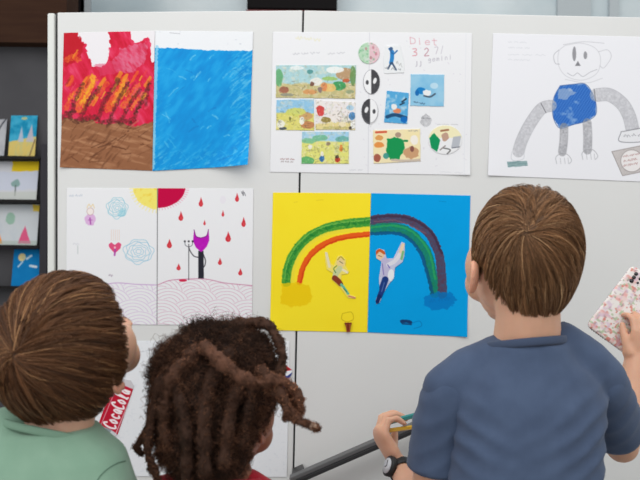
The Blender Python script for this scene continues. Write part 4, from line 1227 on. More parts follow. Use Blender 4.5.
def straight_hair(name, parent, H, c, r, whorl, key, palette, n_guides=800, per=11, length=.085, gravity=.55, swirl=.3, sweep=(0, 0, 0), seed=1, thick=.006, label=None, rad=.00042):
    """combed hair flowing from a whorl over an egg (r: side, front, back, up, down) down to a hem"""
    rng = np.random.default_rng(seed)
    c = np.array(c)
    rx, rf, rbk, ru, rd = r
    def kk(p):
        q = p - c
        return np.sqrt((q[..., 0] / rx) ** 2 + (q[..., 1] / np.where(q[..., 1] > 0, rf, rbk)) ** 2 + (q[..., 2] / np.where(q[..., 2] > 0, ru, rd)) ** 2)
    def proj(p, s=1.0):
        return c + (p - c) * (s / kk(p))[..., None]
    def nrm(p):
        q = p - c
        g = np.stack([q[..., 0] / rx ** 2, q[..., 1] / np.where(q[..., 1] > 0, rf, rbk) ** 2, q[..., 2] / np.where(q[..., 2] > 0, ru, rd) ** 2], -1)
        return g / (np.linalg.norm(g, axis=-1)[..., None] + 1e-12)
    def az(p):
        q = p - c
        return np.degrees(np.abs(np.arctan2(q[..., 0], -q[..., 1])))
    hem = lambda p: hem_back(az(p), key)
    w = proj(c + np.array(whorl) * .1)
    def flow(p, jit):
        n = nrm(p)
        d = p - w
        d = d - n * (d * n).sum(-1)[..., None]
        dist = np.linalg.norm(d, axis=-1)[..., None]
        d = d / (dist + 1e-6)
        sw = np.cross(n, d)
        v = d * (1.0 + .0 * dist) + sw * swirl * np.exp(-dist / .06) + np.array([0, 0, -gravity]) * np.clip(dist / .05, 0, 1.6) + np.array(sweep) + jit
        v = v - n * (v * n).sum(-1)[..., None]
        return v / (np.linalg.norm(v, axis=-1)[..., None] + 1e-9)
    # guide roots
    g = rng.normal(size=(n_guides * 5, 3))
    p = proj(c + g)
    p = p[p[:, 2] > hem(p) + .004][:n_guides]
    pw = proj(w + rng.normal(0, .011, (n_guides // 6, 3)))
    p = np.concatenate([p, pw])
    n = len(p)
    K = 13
    layer = rng.uniform(0, 1, n) ** 1.4
    jit = rng.normal(0, .11, (n, 3))
    Lg = length * rng.uniform(.65, 1.15, n)
    q = p.copy(); reach = np.zeros(n); alive = np.ones(n, bool)
    hemr = rng.uniform(-.007, .007, n)
    st = .004
    for _ in range(int(length * 1.2 / st)):
        q = np.where(alive[:, None], proj(q + flow(q, jit) * st), q)
        alive &= q[:, 2] > hem(q) + hemr
        reach += st * alive
    Lg = np.clip(np.minimum(Lg, reach), .012, None)
    G = np.zeros((n, K, 3)); q = p.copy()
    for k in range(K):
        t = k / (K - 1)
        depth = (1 - t) ** 2.6 * (thick * .9) + layer * thick
        G[:, k] = q - nrm(q) * depth[:, None]
        q = proj(q + flow(q, jit * (1 + t)) * (Lg / (K - 1))[:, None])
    G[:, -1] += nrm(G[:, -1]) * rng.uniform(-.001, .0016, n)[:, None]
    # strands of each lock
    off = rng.normal(0, .0021, (n, per, 3))
    t = np.linspace(0, 1, K)
    shrink = (1 - .60 * t ** 1.3)
    SP = G[:, None] + off[:, :, None] * shrink[None, None, :, None] + rng.normal(0, .00012, (n, per, K, 3))
    ph = rng.uniform(0, 6.28, (n, per, 3)); am = rng.uniform(0, .0010, (n, per, 1))
    SP = SP + (am[..., None, :] * np.sin(ph[:, :, None] + t[None, None, :, None] * 4.0)) * t[None, None, :, None]
    SP = SP.reshape(-1, K, 3)
    # keep inside the egg
    kq = kk(SP); SP = np.where((kq > 1.012)[..., None], c + (SP - c) * (1.012 / kq)[..., None], SP)
    m = len(SP)
    rr = rad * rng.uniform(.75, 1.25, m)[:, None] * (1 - .62 * t ** 2)[None]
    v, f = strands(H.w(SP), rr * H.k)
    pal = np.array(palette)
    ci = np.clip(rng.normal(.42, .23, n) + .35 * fbm3(p * 30, seed), 0, 1)
    base = pal[0] * (1 - ci)[:, None] + pal[1] * ci[:, None]
    cs = np.repeat(base, per, 0) * rng.uniform(.82, 1.2, (m, 1))
    hi = rng.uniform(0, 1, m) < .06
    cs[hi] = pal[2] * rng.uniform(.85, 1.1, (hi.sum(), 1))
    Cc = np.repeat(cs, K * 3, 0)
    # scalp cap under the strands
    nu, nv = 72, 30
    ph_ = np.linspace(0, 2 * PI, nu, endpoint=False)
    dirs = []
    for a_ in ph_:
        q = c + np.array([math.sin(a_), -math.cos(a_), 0]) * .1
        hz = float(hem(proj(q))) + .004
        # polar angle where the egg meets the hem
        th = np.linspace(0.01, PI - .05, 200)
        pp = proj(c + np.stack([np.sin(th) * math.sin(a_), -np.sin(th) * math.cos(a_), np.cos(th)], -1))
        te = th[np.argmax(pp[:, 2] < hz)] if (pp[:, 2] < hz).any() else th[-1]
        tt = np.linspace(0.01, te, nv)
        dirs.append(proj(c + np.stack([np.sin(tt) * math.sin(a_), -np.sin(tt) * math.cos(a_), np.cos(tt)], -1), .945))
    cap = H.w(np.array(dirs).reshape(-1, 3))
    i = np.arange(nu)[:, None]; j = np.arange(nv - 1)[None]
    cf = np.stack([i * nv + j, i * nv + j + 1, ((i + 1) % nu) * nv + j + 1, ((i + 1) % nu) * nv + j], -1).reshape(-1, 4)
    V_ = np.concatenate([v, cap]); F_ = np.concatenate([f, cf + len(v)])
    Cc = np.concatenate([Cc, np.tile(pal[0] * .85, (len(cap), 1))])
    o = mesh_obj(name, V_, [F_], M['hair'], parent, Cc)
    if label: o['label'] = label
    return o


def garment(name, parent, mb, material, cuts=(), voxel=.006, wr=.0035, seed=0, freq=(15, 15, 7), folds=()):
    """cloth surface round the shapes in mb; cuts: (point, axis, radius) openings"""
    v, f, n = remeshed(mb, voxel, 10, .5)
    w = fbm3(v * np.array(freq), seed, 3)
    v = v + n * (wr * w - .0004)[:, None]
    for p, d, nrml, amp, wl, reach in folds:      # soft parallel creases round a point
        p = np.asarray(p); d = unit(d)
        k = np.exp(-(np.linalg.norm(v - p, axis=1) / reach) ** 2)
        ph = ((v - p) @ d) / wl * 2 * PI + 2.0 * fbm3(v * 18, seed + 3)
        v = v + n * (amp * k * (1 - np.abs(np.sin(ph / 2)) * 2))[:, None]
    o = mesh_obj(name, v, f, material, parent)
    if cuts:
        bm = bmesh.new(); bm.from_mesh(o.data)
        wb = world_base(parent)
        dead = set()
        for p, ax, rr in cuts:
            p = np.asarray(p) - wb; ax = unit(ax)
            for fc in bm.faces:
                q = np.array(fc.calc_center_median()) - p
                h = q @ ax
                if h > 0 and np.linalg.norm(q - ax * h) < rr and h < .09:
                    dead.add(fc)
        bmesh.ops.delete(bm, geom=list(dead), context='FACES')
        for p, ax, rr in cuts:
            p = np.asarray(p) - wb; ax = unit(ax)
            for vt in bm.verts:
                if vt.is_boundary:
                    q = np.array(vt.co) - p; h = q @ ax
                    if abs(h) < .03 and np.linalg.norm(q - ax * h) < rr: vt.co = V(np.array(vt.co) - ax * h)
        bm.to_mesh(o.data); bm.free()
        sd = o.modifiers.new('thickness', 'SOLIDIFY')
        sd.thickness = .0022; sd.offset = -1
    return o


def lower_body(pts, feet_y=.0):
    pass


def build_child(who, P):
    """P: joints as (px, py, depth) or world points"""
    J = {k: (U(*v) if len(v) == 3 else v[3]) for k, v in P['j'].items()}
    H = P['head']
    cx = float(J['hipc'][0]); cy = float(J['hipc'][1]); hz = float(J['hipc'][2])
    root = empty('person', (cx, cy, 0), P['label'], 'person', 'children at the whiteboard')
    # ---------------- one continuous body
    mb = MB(); H.add(mb)
    nb = J['neck']; hb = H.w((0, -.022, -.06))
    mb.tube(np.array([hb, (hb + nb) / 2 + np.array([0, -.004, 0]), nb, nb + np.array([0, 0, -.03])]), np.array([.046, .045, .048, .046]) * P.get('neck_k', 1), 22)
    rings = [(J['hipc'] + np.array([0, 0, -.03]), P['hipw'] * .9, .075), (J['hipc'] + np.array([0, 0, .05]), P['hipw'] * .92, .07),
             ((J['hipc'] * .5 + J['chest'] * .5), P['hipw'] * .86, .066), (J['chest'], P['chestw'] * .86, .07), (J['chest'] + np.array([0, 0, .05]), P['chestw'] * .62, .042), (nb + np.array([0, 0, -.02]), .045, .036)]
    mb.loft(rings, 30, 2.3)
    lo = np.array([0, 0, -.012])
    mb.tube(np.array([J['shL'] * .9 + nb * .1 + lo, J['shL'] * .5 + nb * .5 + np.array([0, 0, -.022]), nb + np.array([0, 0, -.035]), J['shR'] * .5 + nb * .5 + np.array([0, 0, -.022]), J['shR'] * .9 + nb * .1 + lo]), [.024, .024, .026, .024, .024], 16)
    for sd in 'LR':
        sh, el, wr = J['sh' + sd], J['el' + sd], J['wr' + sd]
        q = lambda a, b, t: a + (b - a) * t
        bulge = P.get('arm_k', 1.0)
        mb.tube(np.array([q(sh, el, .12), q(sh, el, .5), el]), np.array([.027, .029, .0265]) * bulge, 18)
        mb.tube(np.array([el, q(el, wr, .25), q(el, wr, .6), wr]), np.array([.0265, .0275, .0225, .0175]) * bulge, 18)
        hd = P['hands'][sd]
        P['tips' + sd] = hand(mb, wr, np.array(hd[0]), np.array(hd[1]), np.array(hd[2]), hd[3], hd[4] if len(hd) > 4 else .88, thumb=hd[5] if len(hd) > 5 else (.9, .35, .3))
    hips = []
    for sx in (-1, 1):
        hp = np.array([cx + sx * P['hipw'] * .48, cy, hz - .05]); kn = np.array([cx + sx * P['hipw'] * .55, cy + .02, hz * .5]); an = np.array([cx + sx * P['hipw'] * .6, cy, .06])
        hips.append((hp, kn, an))
        mb.tube(np.array([hp, (hp + kn) / 2, kn, (kn + an) / 2, an]), [.058, .054, .043, .042, .030], 18)
        mb.tube(np.array([an + np.array([0, -.02, -.03]), an + np.array([0, .06, -.035]), an + np.array([0, .11, -.038])]), [.022, .024, .017], 12)
    v, f, n = remeshed(mb, .0032, 5, .45)
    o = mesh_obj('body', v, f, M['skin'], root, H.colour(v, P['skin']))
    # ---------------- trousers, shoes (below the picture)
    mb = MB()
    mb.loft([(np.array([cx, cy, hz - .09]), P['hipw'] * .98, .088), (np.array([cx, cy, hz]), P['hipw'] * 1.0, .085), (np.array([cx, cy, hz + .06]), P['hipw'] * .98, .08)], 30, 2.4)
    for hp, kn, an in hips:
        mb.tube(np.array([hp + np.array([0, 0, .02]), (hp + kn) / 2, kn, (kn + an) / 2, an + np.array([0, 0, .02])]), [.072, .066, .056, .054, .050], 18)
    garment('trousers', root, mb, M['denim'], voxel=.009, wr=.004, seed=9)
    for hp, kn, an in hips:
        mb = MB()
        mb.tube(np.array([an + np.array([0, -.03, -.024]), an + np.array([0, .05, -.026]), an + np.array([0, .125, -.032])]), [.036, .038, .028], 16, rad2=[.034, .036, .032])
        mb.box(an + np.array([0, .05, -.054]), (.034, .098, .006))
        mb.build('shoe', M['shoe'], root)
    # ---------------- shirt
    mb = MB()
    mb.loft(P['shirt_rings'](J), 40, 2.5)
    yk = P['yoke']
    mb.tube(np.array([U(*p[:3]) for p in yk]), [p[3] for p in yk], 20)
    cuts = []
    for pts in P['sleeves']:
        w = np.array([U(*p[:3]) for p in pts])
        ms = MB(); ms.tube(w, [p[3] for p in pts], 22)
        ax = unit(w[-1] - w[-2])
        cuts.append((ms, (w[-1] + ax * .001, ax, pts[-1][3] * 1.5), w, pts))
    sh = garment(P['garment'], root, mb, M[P['cloth']], (), .0055, P.get('wr', .0035), P.get('seed', 0), folds=[(U(*fd[0]), fd[1], None, fd[2], fd[3], fd[4]) for fd in P.get('folds', ())])
    for k, (ms, cu, w, pts) in enumerate(cuts):
        sl = garment('sleeve', sh, ms, M[P['cloth']], [cu], .0045, .0028, 31 + k, freq=(18, 18, 18), folds=[(w[0] * .5 + w[-1] * .5, unit(w[-1] - w[0]) * .7 + np.array([.5, 0, 0]), None, .0016, .03, .06)])
        # stitched hem just above the edge
        ax = cu[1]; c0 = w[-1] - ax * .013; e1 = unit(np.cross(ax, [0, 1, .1])); e2 = np.cross(ax, e1)
    # collar band round the neck
    cc, ca, cb, tilt, cr = P['collar']
    cc = U(*cc)
    a = np.linspace(0, 2 * PI, 49)
    R = np.array(Matrix.Rotation(math.radians(tilt[0]), 3, 'X') @ Matrix.Rotation(math.radians(tilt[1]), 3, 'Y'))
    ring = cc + np.stack([ca * np.cos(a), cb * np.sin(a), 0 * a], -1) @ R.T
    mb = MB(); mb.tube(ring, cr * .95, 12, up=R @ np.array([0, 0, 1.0]), caps=False, rad2=.0024)
    mb.build('collar', M[P['rib']], sh)
    return root, sh, J


BROWN = [rgb(112, 79, 53), rgb(168, 125, 88), rgb(210, 168, 124)]
SK = rgb(222, 172, 144)
up = np.array([0, 0, 1.0])

# ---- boy in navy, right
Hn = Head(U(523.5, 246, -.60), headR(13, 8, 0), 1.0, (1.02, 20, .0785), (.9, 2, .066))
PN = dict(label='boy in navy t-shirt seen from behind, raising a patterned phone', head=Hn, skin=SK,
    j=dict(hipc=(519, 640, -.62), chest=(523, 405, -.605), neck=(527, 340, -.605), shL=(447, 384, -.605), shR=(601, 376, -.595),
           elL=(425, 520, -.575), wrL=(400, 466, -.45), elR=(622, 446, -.47), wrR=(635, 361, -.415)),
    hipw=.118, chestw=.115,
    hands=dict(L=((-.52, .36, .76), (.80, .32, .40), (.2, .8, -.2), (52, 58, 60, 62), 1.02, (.55, .7, .5)), R=((.34, .06, 1.0), (-.25, 1, .1), (-1, -.2, .1), (40, 40, 40, 44), .82, (.25, .5, .2))),
    shirt_rings=lambda J: [(U(520, 700, -.62), .123, .092), (U(520, 560, -.618), .117, .090), (U(521, 490, -.612), .110, .088), (U(524, 430, -.606), .108, .088), (U(526, 398, -.604), .110, .082), (U(527, 372, -.604), .094, .070), (U(527, 356, -.604), .068, .062), (U(527, 346, -.604), .062, .060), (U(527, 339, -.604), .057, .057)],
    yoke=[(446, 388, -.605, .036), (470, 372, -.604, .038), (497, 361, -.603, .036), (527, 351, -.603, .037), (560, 346, -.602, .038), (585, 364, -.598, .038), (603, 380, -.595, .036)],
    sleeves=[[(450, 392, -.605, .040), (441, 425, -.598, .042), (436, 466, -.588, .045)], [(602, 384, -.594, .039), (611, 408, -.565, .040), (617, 432, -.525, .041)]],
    garment='t_shirt', cloth='navy', rib='navyrib', seed=3, wr=.0034, collar=((525, 343.5, -.603), .0590, .0590, (-10, -5.5), .0062),
    folds=[((455, 440, -.67), (.5, 0, 1), .0028, .028, .06), ((590, 440, -.66), (-.6, 0, 1), .0028, .026, .07)])
boy, boy_shirt, JN = build_child('navy', PN)
KEYN = [(0, -.112), (18, -.110), (34, -.098), (50, -.080), (63, -.064), (74, -.046), (84, -.026), (95, -.022), (104, -.050), (114, -.052), (124, -.02), (180, -.002)]
straight_hair('hair', boy, Hn, (0, -.010, 0), (.0740, .091, .092, .091, .116), (-.50, -.86, .40), KEYN, BROWN, 1100, 13, .085, .55, .45, seed=4)

# wrist watch on his left wrist
wl = JN['wrL']; ew = unit(JN['wrL'] - JN['elL'])
wc = wl - ew * .012
watch = empty('wristwatch', (0, 0, 0)); watch.parent = boy; watch.location = V(wc - np.array(boy.location)); watch['label'] = 'black strap watch with a pale dial'
sd_ = unit(np.cross(ew, np.array([0, 1.0, .2]))); face = unit(np.array([-.80, -.55, .25]) - ew * (np.array([-.80, -.55, .25]) @ ew)); sd_ = np.cross(ew, face)
a = np.linspace(0, 2 * PI, 41)
ringp = wc + np.outer(np.cos(a), face) * .0208 + np.outer(np.sin(a), sd_) * .0208
mb = MB(); mb.tube(ringp, .0016, 10, up=ew, caps=False)
vv = np.concatenate(mb.v); mb.v = [vv + np.outer((vv - wc) @ ew, ew) * 4.2]; mb.build('strap', M['rubber'], watch)
mb = MB(); pc = wc + face * .0225
mb.tube(np.array([pc - face * .003, pc + face * .004]), .0165, 28, caps=True, ncap=2); 
vv = np.concatenate(mb.v); h = np.clip((vv - pc) @ face, -.003, .0055) - (vv - pc) @ face; mb.v = [vv + np.outer(h, face)]
mb.build('watch_case', M['rubber'], watch)
mb = MB(); mb.tube(np.array([pc + face * .0052, pc + face * .0062]), .0125, 28, caps=False); mb.build('dial', M['dial'], watch)
mb = MB()
for an, L in ((.6, .008), (2.6, .0055)):
    dd = sd_ * math.cos(an) + ew * math.sin(an); mb.tube(np.array([pc + face * .0066, pc + face * .0066 + dd * L]), .0006, 6)
mb.build('watch_hands', M['rubber'], watch)

# pencils in his left hand
tipm = np.mean(np.array(PN['tipsL'][:4]), 0)
hc = wl + unit(np.array([-.52, .36, .76])) * .066 + unit(np.array([.80, .32, .40])) * .022
for k, (nm, dirv, mt, lab, rr) in enumerate((('pencil', (.95, -.05, .16), 'pencily', 'yellow pencil held in the left hand of the boy in navy', .0036), ('pencil', (.90, -.20, .30), 'pencilg', 'teal pencil held in the left hand of the boy in navy', .0042))):
    dv_ = unit(dirv); c0 = hc + up * (-.006 + .012 * k) + np.array([0, -.016 + .008 * k, 0])
    e = empty('pencil', c0, lab, 'pencil', 'pencils in the boy\'s hand')
    mb = MB(); mb.tube(np.array([c0 - dv_ * .012, c0 + dv_ * .060]), rr, 6, caps=False); mb.build('barrel', M[mt], e, smooth=False)
    mb = MB(); mb.tube(np.array([c0 + dv_ * .060, c0 + dv_ * .072]), [rr, .0012], 6, caps=False); mb.build('tip', M['wood'], e, smooth=False)

# phone in his right hand
PH = [U(586.5, 325, -.375), U(632.5, 264.5, -.365), U(674, 295, -.385), U(628, 356, -.395)]      # BL TL TR BR, patterned side
ex = unit(PH[1] - PH[0]); ey = PH[3] - PH[0]; ey = unit(ey - ex * (ey @ ex)); ez = unit(np.cross(ex, ey))
if ez[1] > 0: ez = -ez
Lp = np.linalg.norm(PH[1] - PH[0]); Wp = np.linalg.norm(PH[3] - PH[0])
phone = empty('smartphone', PH[0], 'smartphone in a white case with pink flowers, held up by the boy in navy', 'phone')
def rrect(L, W, r, n=6):
    o = []
    for cx_, cy_, a0_ in ((L - r, W - r, 0), (r, W - r, PI / 2), (r, r, PI), (L - r, r, 3 * PI / 2)):
        for t in np.linspace(0, PI / 2, n): o.append((cx_ + r * math.cos(a0_ + t), cy_ + r * math.sin(a0_ + t)))
    return np.array(o)
def plate(outline, z0, z1, org):
    p0 = org + np.outer(outline[:, 0], ex) + np.outer(outline[:, 1], ey) + ez * z0
    p1 = p0 + ez * (z1 - z0)
    n = len(p0); i = np.arange(n); j = (i + 1) % n
    mb = MB(); mb.add(np.concatenate([p0, p1, [p0.mean(0)], [p1.mean(0)]]), [np.stack([i, j, j + n, i + n], -1), np.stack([j, i, np.full(n, 2 * n)], -1), np.stack([i + n, j + n, np.full(n, 2 * n + 1)], -1)])
    return mb
plate(rrect(Lp, Wp, .009), -.0095, -.0062, PH[0]).build('screen', M['phone'], phone)
# flowered back: fine grid on a rounded plate
nx_, ny_ = 170, 90
uu, vv_ = np.meshgrid(np.linspace(0, 1, nx_), np.linspace(0, 1, ny_))
g = np.stack([uu.ravel() * Lp, vv_.ravel() * Wp], -1)
q = np.stack([g[:, 0] * 1000, g[:, 1] * 1000, 0 * g[:, 0]], -1)
C = np.tile(rgb(240, 234, 230), (len(g), 1))
def pm(a, c):
    global C
    a = np.clip(a, 0, 1)[:, None]; C = C * (1 - a) + rgb(*c) * a
rows = np.clip(1 - np.abs((q[:, 0] / 15.0 % 1) - .5) * 3.2, 0, 1)
pm(np.clip(noise3(q / 7.0, 3) * 2.2 - .1, 0, 1) * (.35 + .65 * rows), (236, 172, 168)); pm(np.clip(noise3(q / 4.4, 5) * 3 - 1.1, 0, 1), (220, 142, 130)); pm(np.clip(noise3(q / 4.6, 8) * 3 - 1.1, 0, 1), (186, 202, 170)); pm(np.clip(noise3(q / 3.4, 12) * 3 - 1.7, 0, 1), (178, 154, 160)); pm(np.clip(noise3(q / 6, 15) * 2 - .5, 0, 1) * .7, (222, 196, 216))
r_ = .009
cxy = np.clip(g, [r_, r_], [Lp - r_, Wp - r_]); dd = g - cxy; ln_ = np.linalg.norm(dd, axis=1)
far = np.max(np.abs(dd), axis=1); sc = np.where(ln_ > 1e-9, far / np.maximum(ln_, 1e-9), 1.0)
g2 = cxy + dd * sc[:, None]
edge = np.clip(ln_ * sc / r_, 0, 1) ** 4
Pw = PH[0] + np.outer(g2[:, 0], ex) + np.outer(g2[:, 1], ey) + ez * (-.0018 * edge)[:, None]
i = np.arange(ny_ - 1)[:, None] * nx_; j = np.arange(nx_ - 1)[None]
ff = np.stack([i + j, i + nx_ + j, i + nx_ + j + 1, i + j + 1], -1).reshape(-1, 4)
bl = np.array(list(range(nx_ - 1)) + [nx_ - 1 + r * nx_ for r in range(ny_ - 1)] + [ny_ * nx_ - 1 - c for c in range(nx_ - 1)] + [(ny_ - 1 - r) * nx_ for r in range(ny_ - 1)])
lowp = Pw[bl] - ez * .0062
bn = np.roll(np.arange(len(bl)), -1)
rim = np.stack([bl, bl[bn], len(Pw) + bn, len(Pw) + np.arange(len(bl))], -1)
case = mesh_obj('phone_case', np.concatenate([Pw, lowp]), [np.concatenate([ff, rim])], M['pcase'], phone, np.concatenate([C, np.tile(rgb(236, 230, 226), (len(bl), 1))]))
for a_, b_, rr in ((Lp * .925, .014, .0032), (Lp * .87, .0145, .0032), (Lp * .815, .0150, .0036), (Lp * .90, .024, .0025), (Lp * .84, .025, .0020)):
    p = PH[0] + ex * a_ + ey * b_
    mb = MB(); mb.tube(np.array([p - ez * .001, p + ez * .0012]), rr, 16, caps=False); mb.build('camera_lens', M['lens'], case)
for k in range(7):
    p = PH[0] + ey * (.012 + .0045 * k) - ez * .0055 - ex * .0002
    mb = MB(); mb.box(p, (.0009, .0009, .0009)); mb.build('speaker_hole', M['lens'], case, smooth=False)

# ---- boy in mint, left
Hm = Head(U(67.5, 338, -.742), headR(-25, 32, 10), .955, (.9, 8, .0735))
PM_ = dict(label='boy in a mint green shirt with straight brown hair, at the lower left', head=Hm, skin=rgb(220, 172, 146),
    j=dict(hipc=(34, 660, -.79), chest=(46, 500, -.745), neck=(54, 434, -.745), shL=(-42, 470, -.75), shR=(110, 490, -.728),
           elL=(-60, 620, -.72), wrL=(-40, 700, -.60), elR=(110, 640, -.80), wrR=(84, 700, -.66)),
    hipw=.100, chestw=.102,
    hands=dict(L=((.1, .7, -.7), (.9, .1, 0), (.1, .6, .6), (25, 28, 30, 32), .85), R=((-.1, .7, -.7), (-.9, .1, 0), (-.1, .6, .6), (25, 28, 30, 32), .85)),
    shirt_rings=lambda J: [(U(36, 740, -.78), .106, .085), (U(38, 600, -.77), .103, .086), (U(42, 520, -.755), .106, .088), (U(45, 480, -.75), .110, .085), (U(46, 450, -.747), .097, .074), (U(48, 434, -.746), .070, .064), (U(49, 424, -.746), .059, .057)],
    yoke=[(-46, 468, -.75, .040), (-10, 442, -.75, .040), (26, 432, -.748, .039), (54, 437, -.744, .038), (74, 452, -.738, .036), (94, 470, -.733, .037), (110, 492, -.728, .038)],
    sleeves=[[(-44, 484, -.75, .042), (-52, 530, -.74, .045), (-56, 575, -.73, .047)], [(110, 494, -.728, .040), (113, 535, -.75, .043), (114, 580, -.775, .045)]],
    garment='shirt', cloth='mint', rib='mintrib', seed=6, wr=.003, collar=((50, 431, -.744), .060, .058, (-14, 11), .0054),
    folds=[((60, 470, -.80), (1, 0, .5), .0015, .05, .08)])
boy2, sh2, JM = build_child('mint', PM_)
KEYM = [(0, -.113), (40, -.110), (58, -.097), (70, -.078), (80, -.062), (93, -.054), (98, -.058), (104, -.034), (111, .000), (120, .030), (135, .048), (180, .050)]
straight_hair('hair', boy2, Hm, (0, -.010, 0), (.085, .097, .104, .094, .118), (.05, -.85, .52), KEYM, [rgb(84, 55, 36), rgb(140, 96, 64), rgb(192, 144, 100)], 1000, 12, 0.10, .35, .35, (.15, .1, 0), seed=9, rad=.00045)
# armhole seam on the mint shirt, laid on the cloth
from mathutils.bvhtree import BVHTree
def on_cloth(obj, pts):
    out = []
    for ob in [obj] + [c for c in obj.children if c.name.startswith('sleeve')]:
        me = ob.data; wb = world_base(ob)
        t = BVHTree.FromPolygons([V(np.array(v_.co) + wb) for v_ in me.vertices], [tuple(pl.vertices) for pl in me.polygons])
        out.append(t)
    res = []
    for x, y in pts:
        d_ = U(x, y, 0) - CAM; best = None
        for t in out:
            h = t.ray_cast(V(CAM), V(unit(d_)))
            if h[0] is not None and (best is None or h[3] < best[1]): best = (np.array(h[0]), h[3])
        if best: res.append(best[0])
    return np.array(res)
sp = on_cloth(sh2, curve([(125.5, 461), (118, 463), (109, 468), (102, 474), (97, 481), (93, 489)], 6))
if len(sp) > 4:
    mb = MB(); mb.tube(sp, .0008, 6); mb.build('seam', M['mintdark'], sh2)
# ---- girl with locks, centre
Hg = Head(U(220, 394, -.632), headR(-22, -2, 0), .95, (.8, 8, .0735))
PG = dict(label='child with dark brown twisted locks and a red top, seen from behind', head=Hg, skin=rgb(150, 98, 74),
    j=dict(hipc=(222, 700, -.60), chest=(220, 560, -.65), neck=(221, 476, -.68), shL=(156, 512, -.665), shR=(286, 526, -.67),
           elL=(172, 640, -.54), wrL=(186, 690, -.44), elR=(300, 640, -.65), wrR=(290, 690, -.52)),
    hipw=.094, chestw=.090, neck_k=.9,
    hands=dict(L=((.1, .8, -.6), (.9, .1, 0), (.1, .6, .6), (25, 28, 30, 32), .82), R=((-.1, .8, -.6), (-.9, .1, 0), (-.1, .6, .6), (25, 28, 30, 32), .82)),
    shirt_rings=lambda J: [(U(222, 760, -.60), .098, .084), (U(221, 650, -.62), .095, .084), (U(220, 570, -.65), .095, .082), (U(220, 525, -.668), .096, .076), (U(219, 500, -.68), .085, .066), (U(220, 487, -.68), .062, .056), (U(220, 480, -.68), .05, .048)],
    yoke=[(156, 512, -.668, .035), (170, 500, -.68, .036), (195, 493, -.68, .035), (221, 491, -.68, .034), (247, 493, -.678, .035), (270, 508, -.674, .035), (290, 524, -.67, .034)],
    sleeves=[[(156, 516, -.665, .037), (163, 560, -.615, .039), (168, 600, -.575, .040)], [(288, 528, -.67, .038), (296, 560, -.66, .042), (299, 600, -.65, .043)]],
    garment='top', cloth='red', rib='red', seed=8, wr=.003, collar=((221, 481, -.68), .054, .053, (-12, 0), .006))
girl, sh3, JG = build_child('red', PG)

# frizzy mass of hair
DG = -.66
pxm = (1.752 - .66) / FPX
mb = MB()
def lump(px, py, rx, ry, dep=0.0, rz=None):
    mb.ell(U(px, py, DG + dep), (rx * pxm, (rz or min(rx, ry)) * pxm, ry * pxm), None, 22, 14)
lump(213, 390, 58, 64, 0, 62); lump(187, 375, 34, 33, -.010); lump(230, 350, 32, 27, 0, 44); lump(182, 410, 28, 60, -.024, 32); lump(246, 380, 29, 48, -.004, 48)
lump(206, 428, 42, 62, -.030, 38); lump(224, 434, 22, 42, -.028, 26); lump(172, 374, 20, 28, -.006); lump(207, 343, 22, 18, -.01, 34); lump(250, 354, 18, 20, -.01, 26)
for lx, ly, lw, lh, ld in ((186, 420, 11, 46, -.062), (205, 432, 10, 48, -.069), (223, 440, 10, 44, -.067), (238, 430, 10, 42, -.052), (171, 404, 9, 44, -.040), (214, 372, 13, 26, -.056), (192, 366, 12, 26, -.050), (238, 366, 14, 26, -.046)):
    lump(lx, ly, lw, lh, ld, 12)
v, f, n = remeshed(mb, .004, 6, .5)
# open the face: push in front / lower front stays clear of the face
Lc = Hg.l(v)
v = v + n * (.0070 * fbm3(v * 48, 3, 3) + .0035 * np.abs(noise3(v * 95, 8)))[:, None]
face = (Lc[:, 1] > .035) & (Lc[:, 2] < .035)
v = np.where(face[:, None], Hg.w(np.stack([Lc[:, 0] * .8, np.minimum(Lc[:, 1], .035), Lc[:, 2]], -1)), v)
rg = np.random.default_rng(5)
def frizz(P, N, cnt, length, amp, rad, seed, pull=(0, 0, -.3), lift=(.0, .010)):
    r = np.random.default_rng(seed)
    k = r.integers(0, len(P), cnt)
    p, nn = P[k], N[k]
    d = r.normal(size=(cnt, 3)) + np.array(pull)
    d = d - nn * ((d * nn).sum(1) * .75)[:, None]; d /= np.linalg.norm(d, axis=1)[:, None]
    K = 11; t = np.linspace(0, 1, K)
    L = length * r.uniform(.5, 1.3, cnt)
    e1 = np.cross(d, r.normal(size=(cnt, 3))); e1 /= np.linalg.norm(e1, axis=1)[:, None]; e2 = np.cross(d, e1)
    turns = r.uniform(1.2, 3.2, cnt); ph = r.uniform(0, 6.28, cnt)
    A = amp * r.uniform(.5, 1.4, cnt)
    lf = r.uniform(lift[0], lift[1], cnt)
    ang = ph[:, None] + turns[:, None] * 6.28 * t[None]
    S_ = p[:, None] - nn[:, None] * .002 + d[:, None] * (L[:, None] * t)[..., None] + nn[:, None] * (lf[:, None] * np.sin(t * 2.6))[..., None] + (e1[:, None] * np.cos(ang)[..., None] + e2[:, None] * np.sin(ang)[..., None]) * (A[:, None] * np.clip(t * 3, 0, 1))[..., None]
    rr = rad * r.uniform(.7, 1.3, cnt)[:, None] * (1 - .4 * t)[None]
    vv, ff = strands(S_, rr)
    c = np.array(GB[0])[None] * (1 - (q := np.clip(r.normal(.4, .25, cnt), 0, 1))[:, None]) + np.array(GB[1])[None] * q[:, None]
    c = c * (1 + .55 * fbm3(p * 30, 77, 2))[:, None]
    return vv, ff, np.repeat(c, K * 3, 0)
GB = [rgb(44, 29, 23), rgb(136, 94, 70)]
keep = ~face
pa, pf, pc_ = frizz(v[keep], n[keep], 17000, .013, .0021, .00030, 1)
pb, pg, pd = frizz(v[keep & (n[:, 2] > .1)], n[keep & (n[:, 2] > .1)], 1000, .022, .0030, .00024, 2, lift=(.004, .016))
base_c = GB[0][None] * (1.0 + .25 * fbm3(v * 70, 4))[:, None]
tri = [x for x in f if x.shape[1] == 3]; qd = [x for x in f if x.shape[1] == 4]
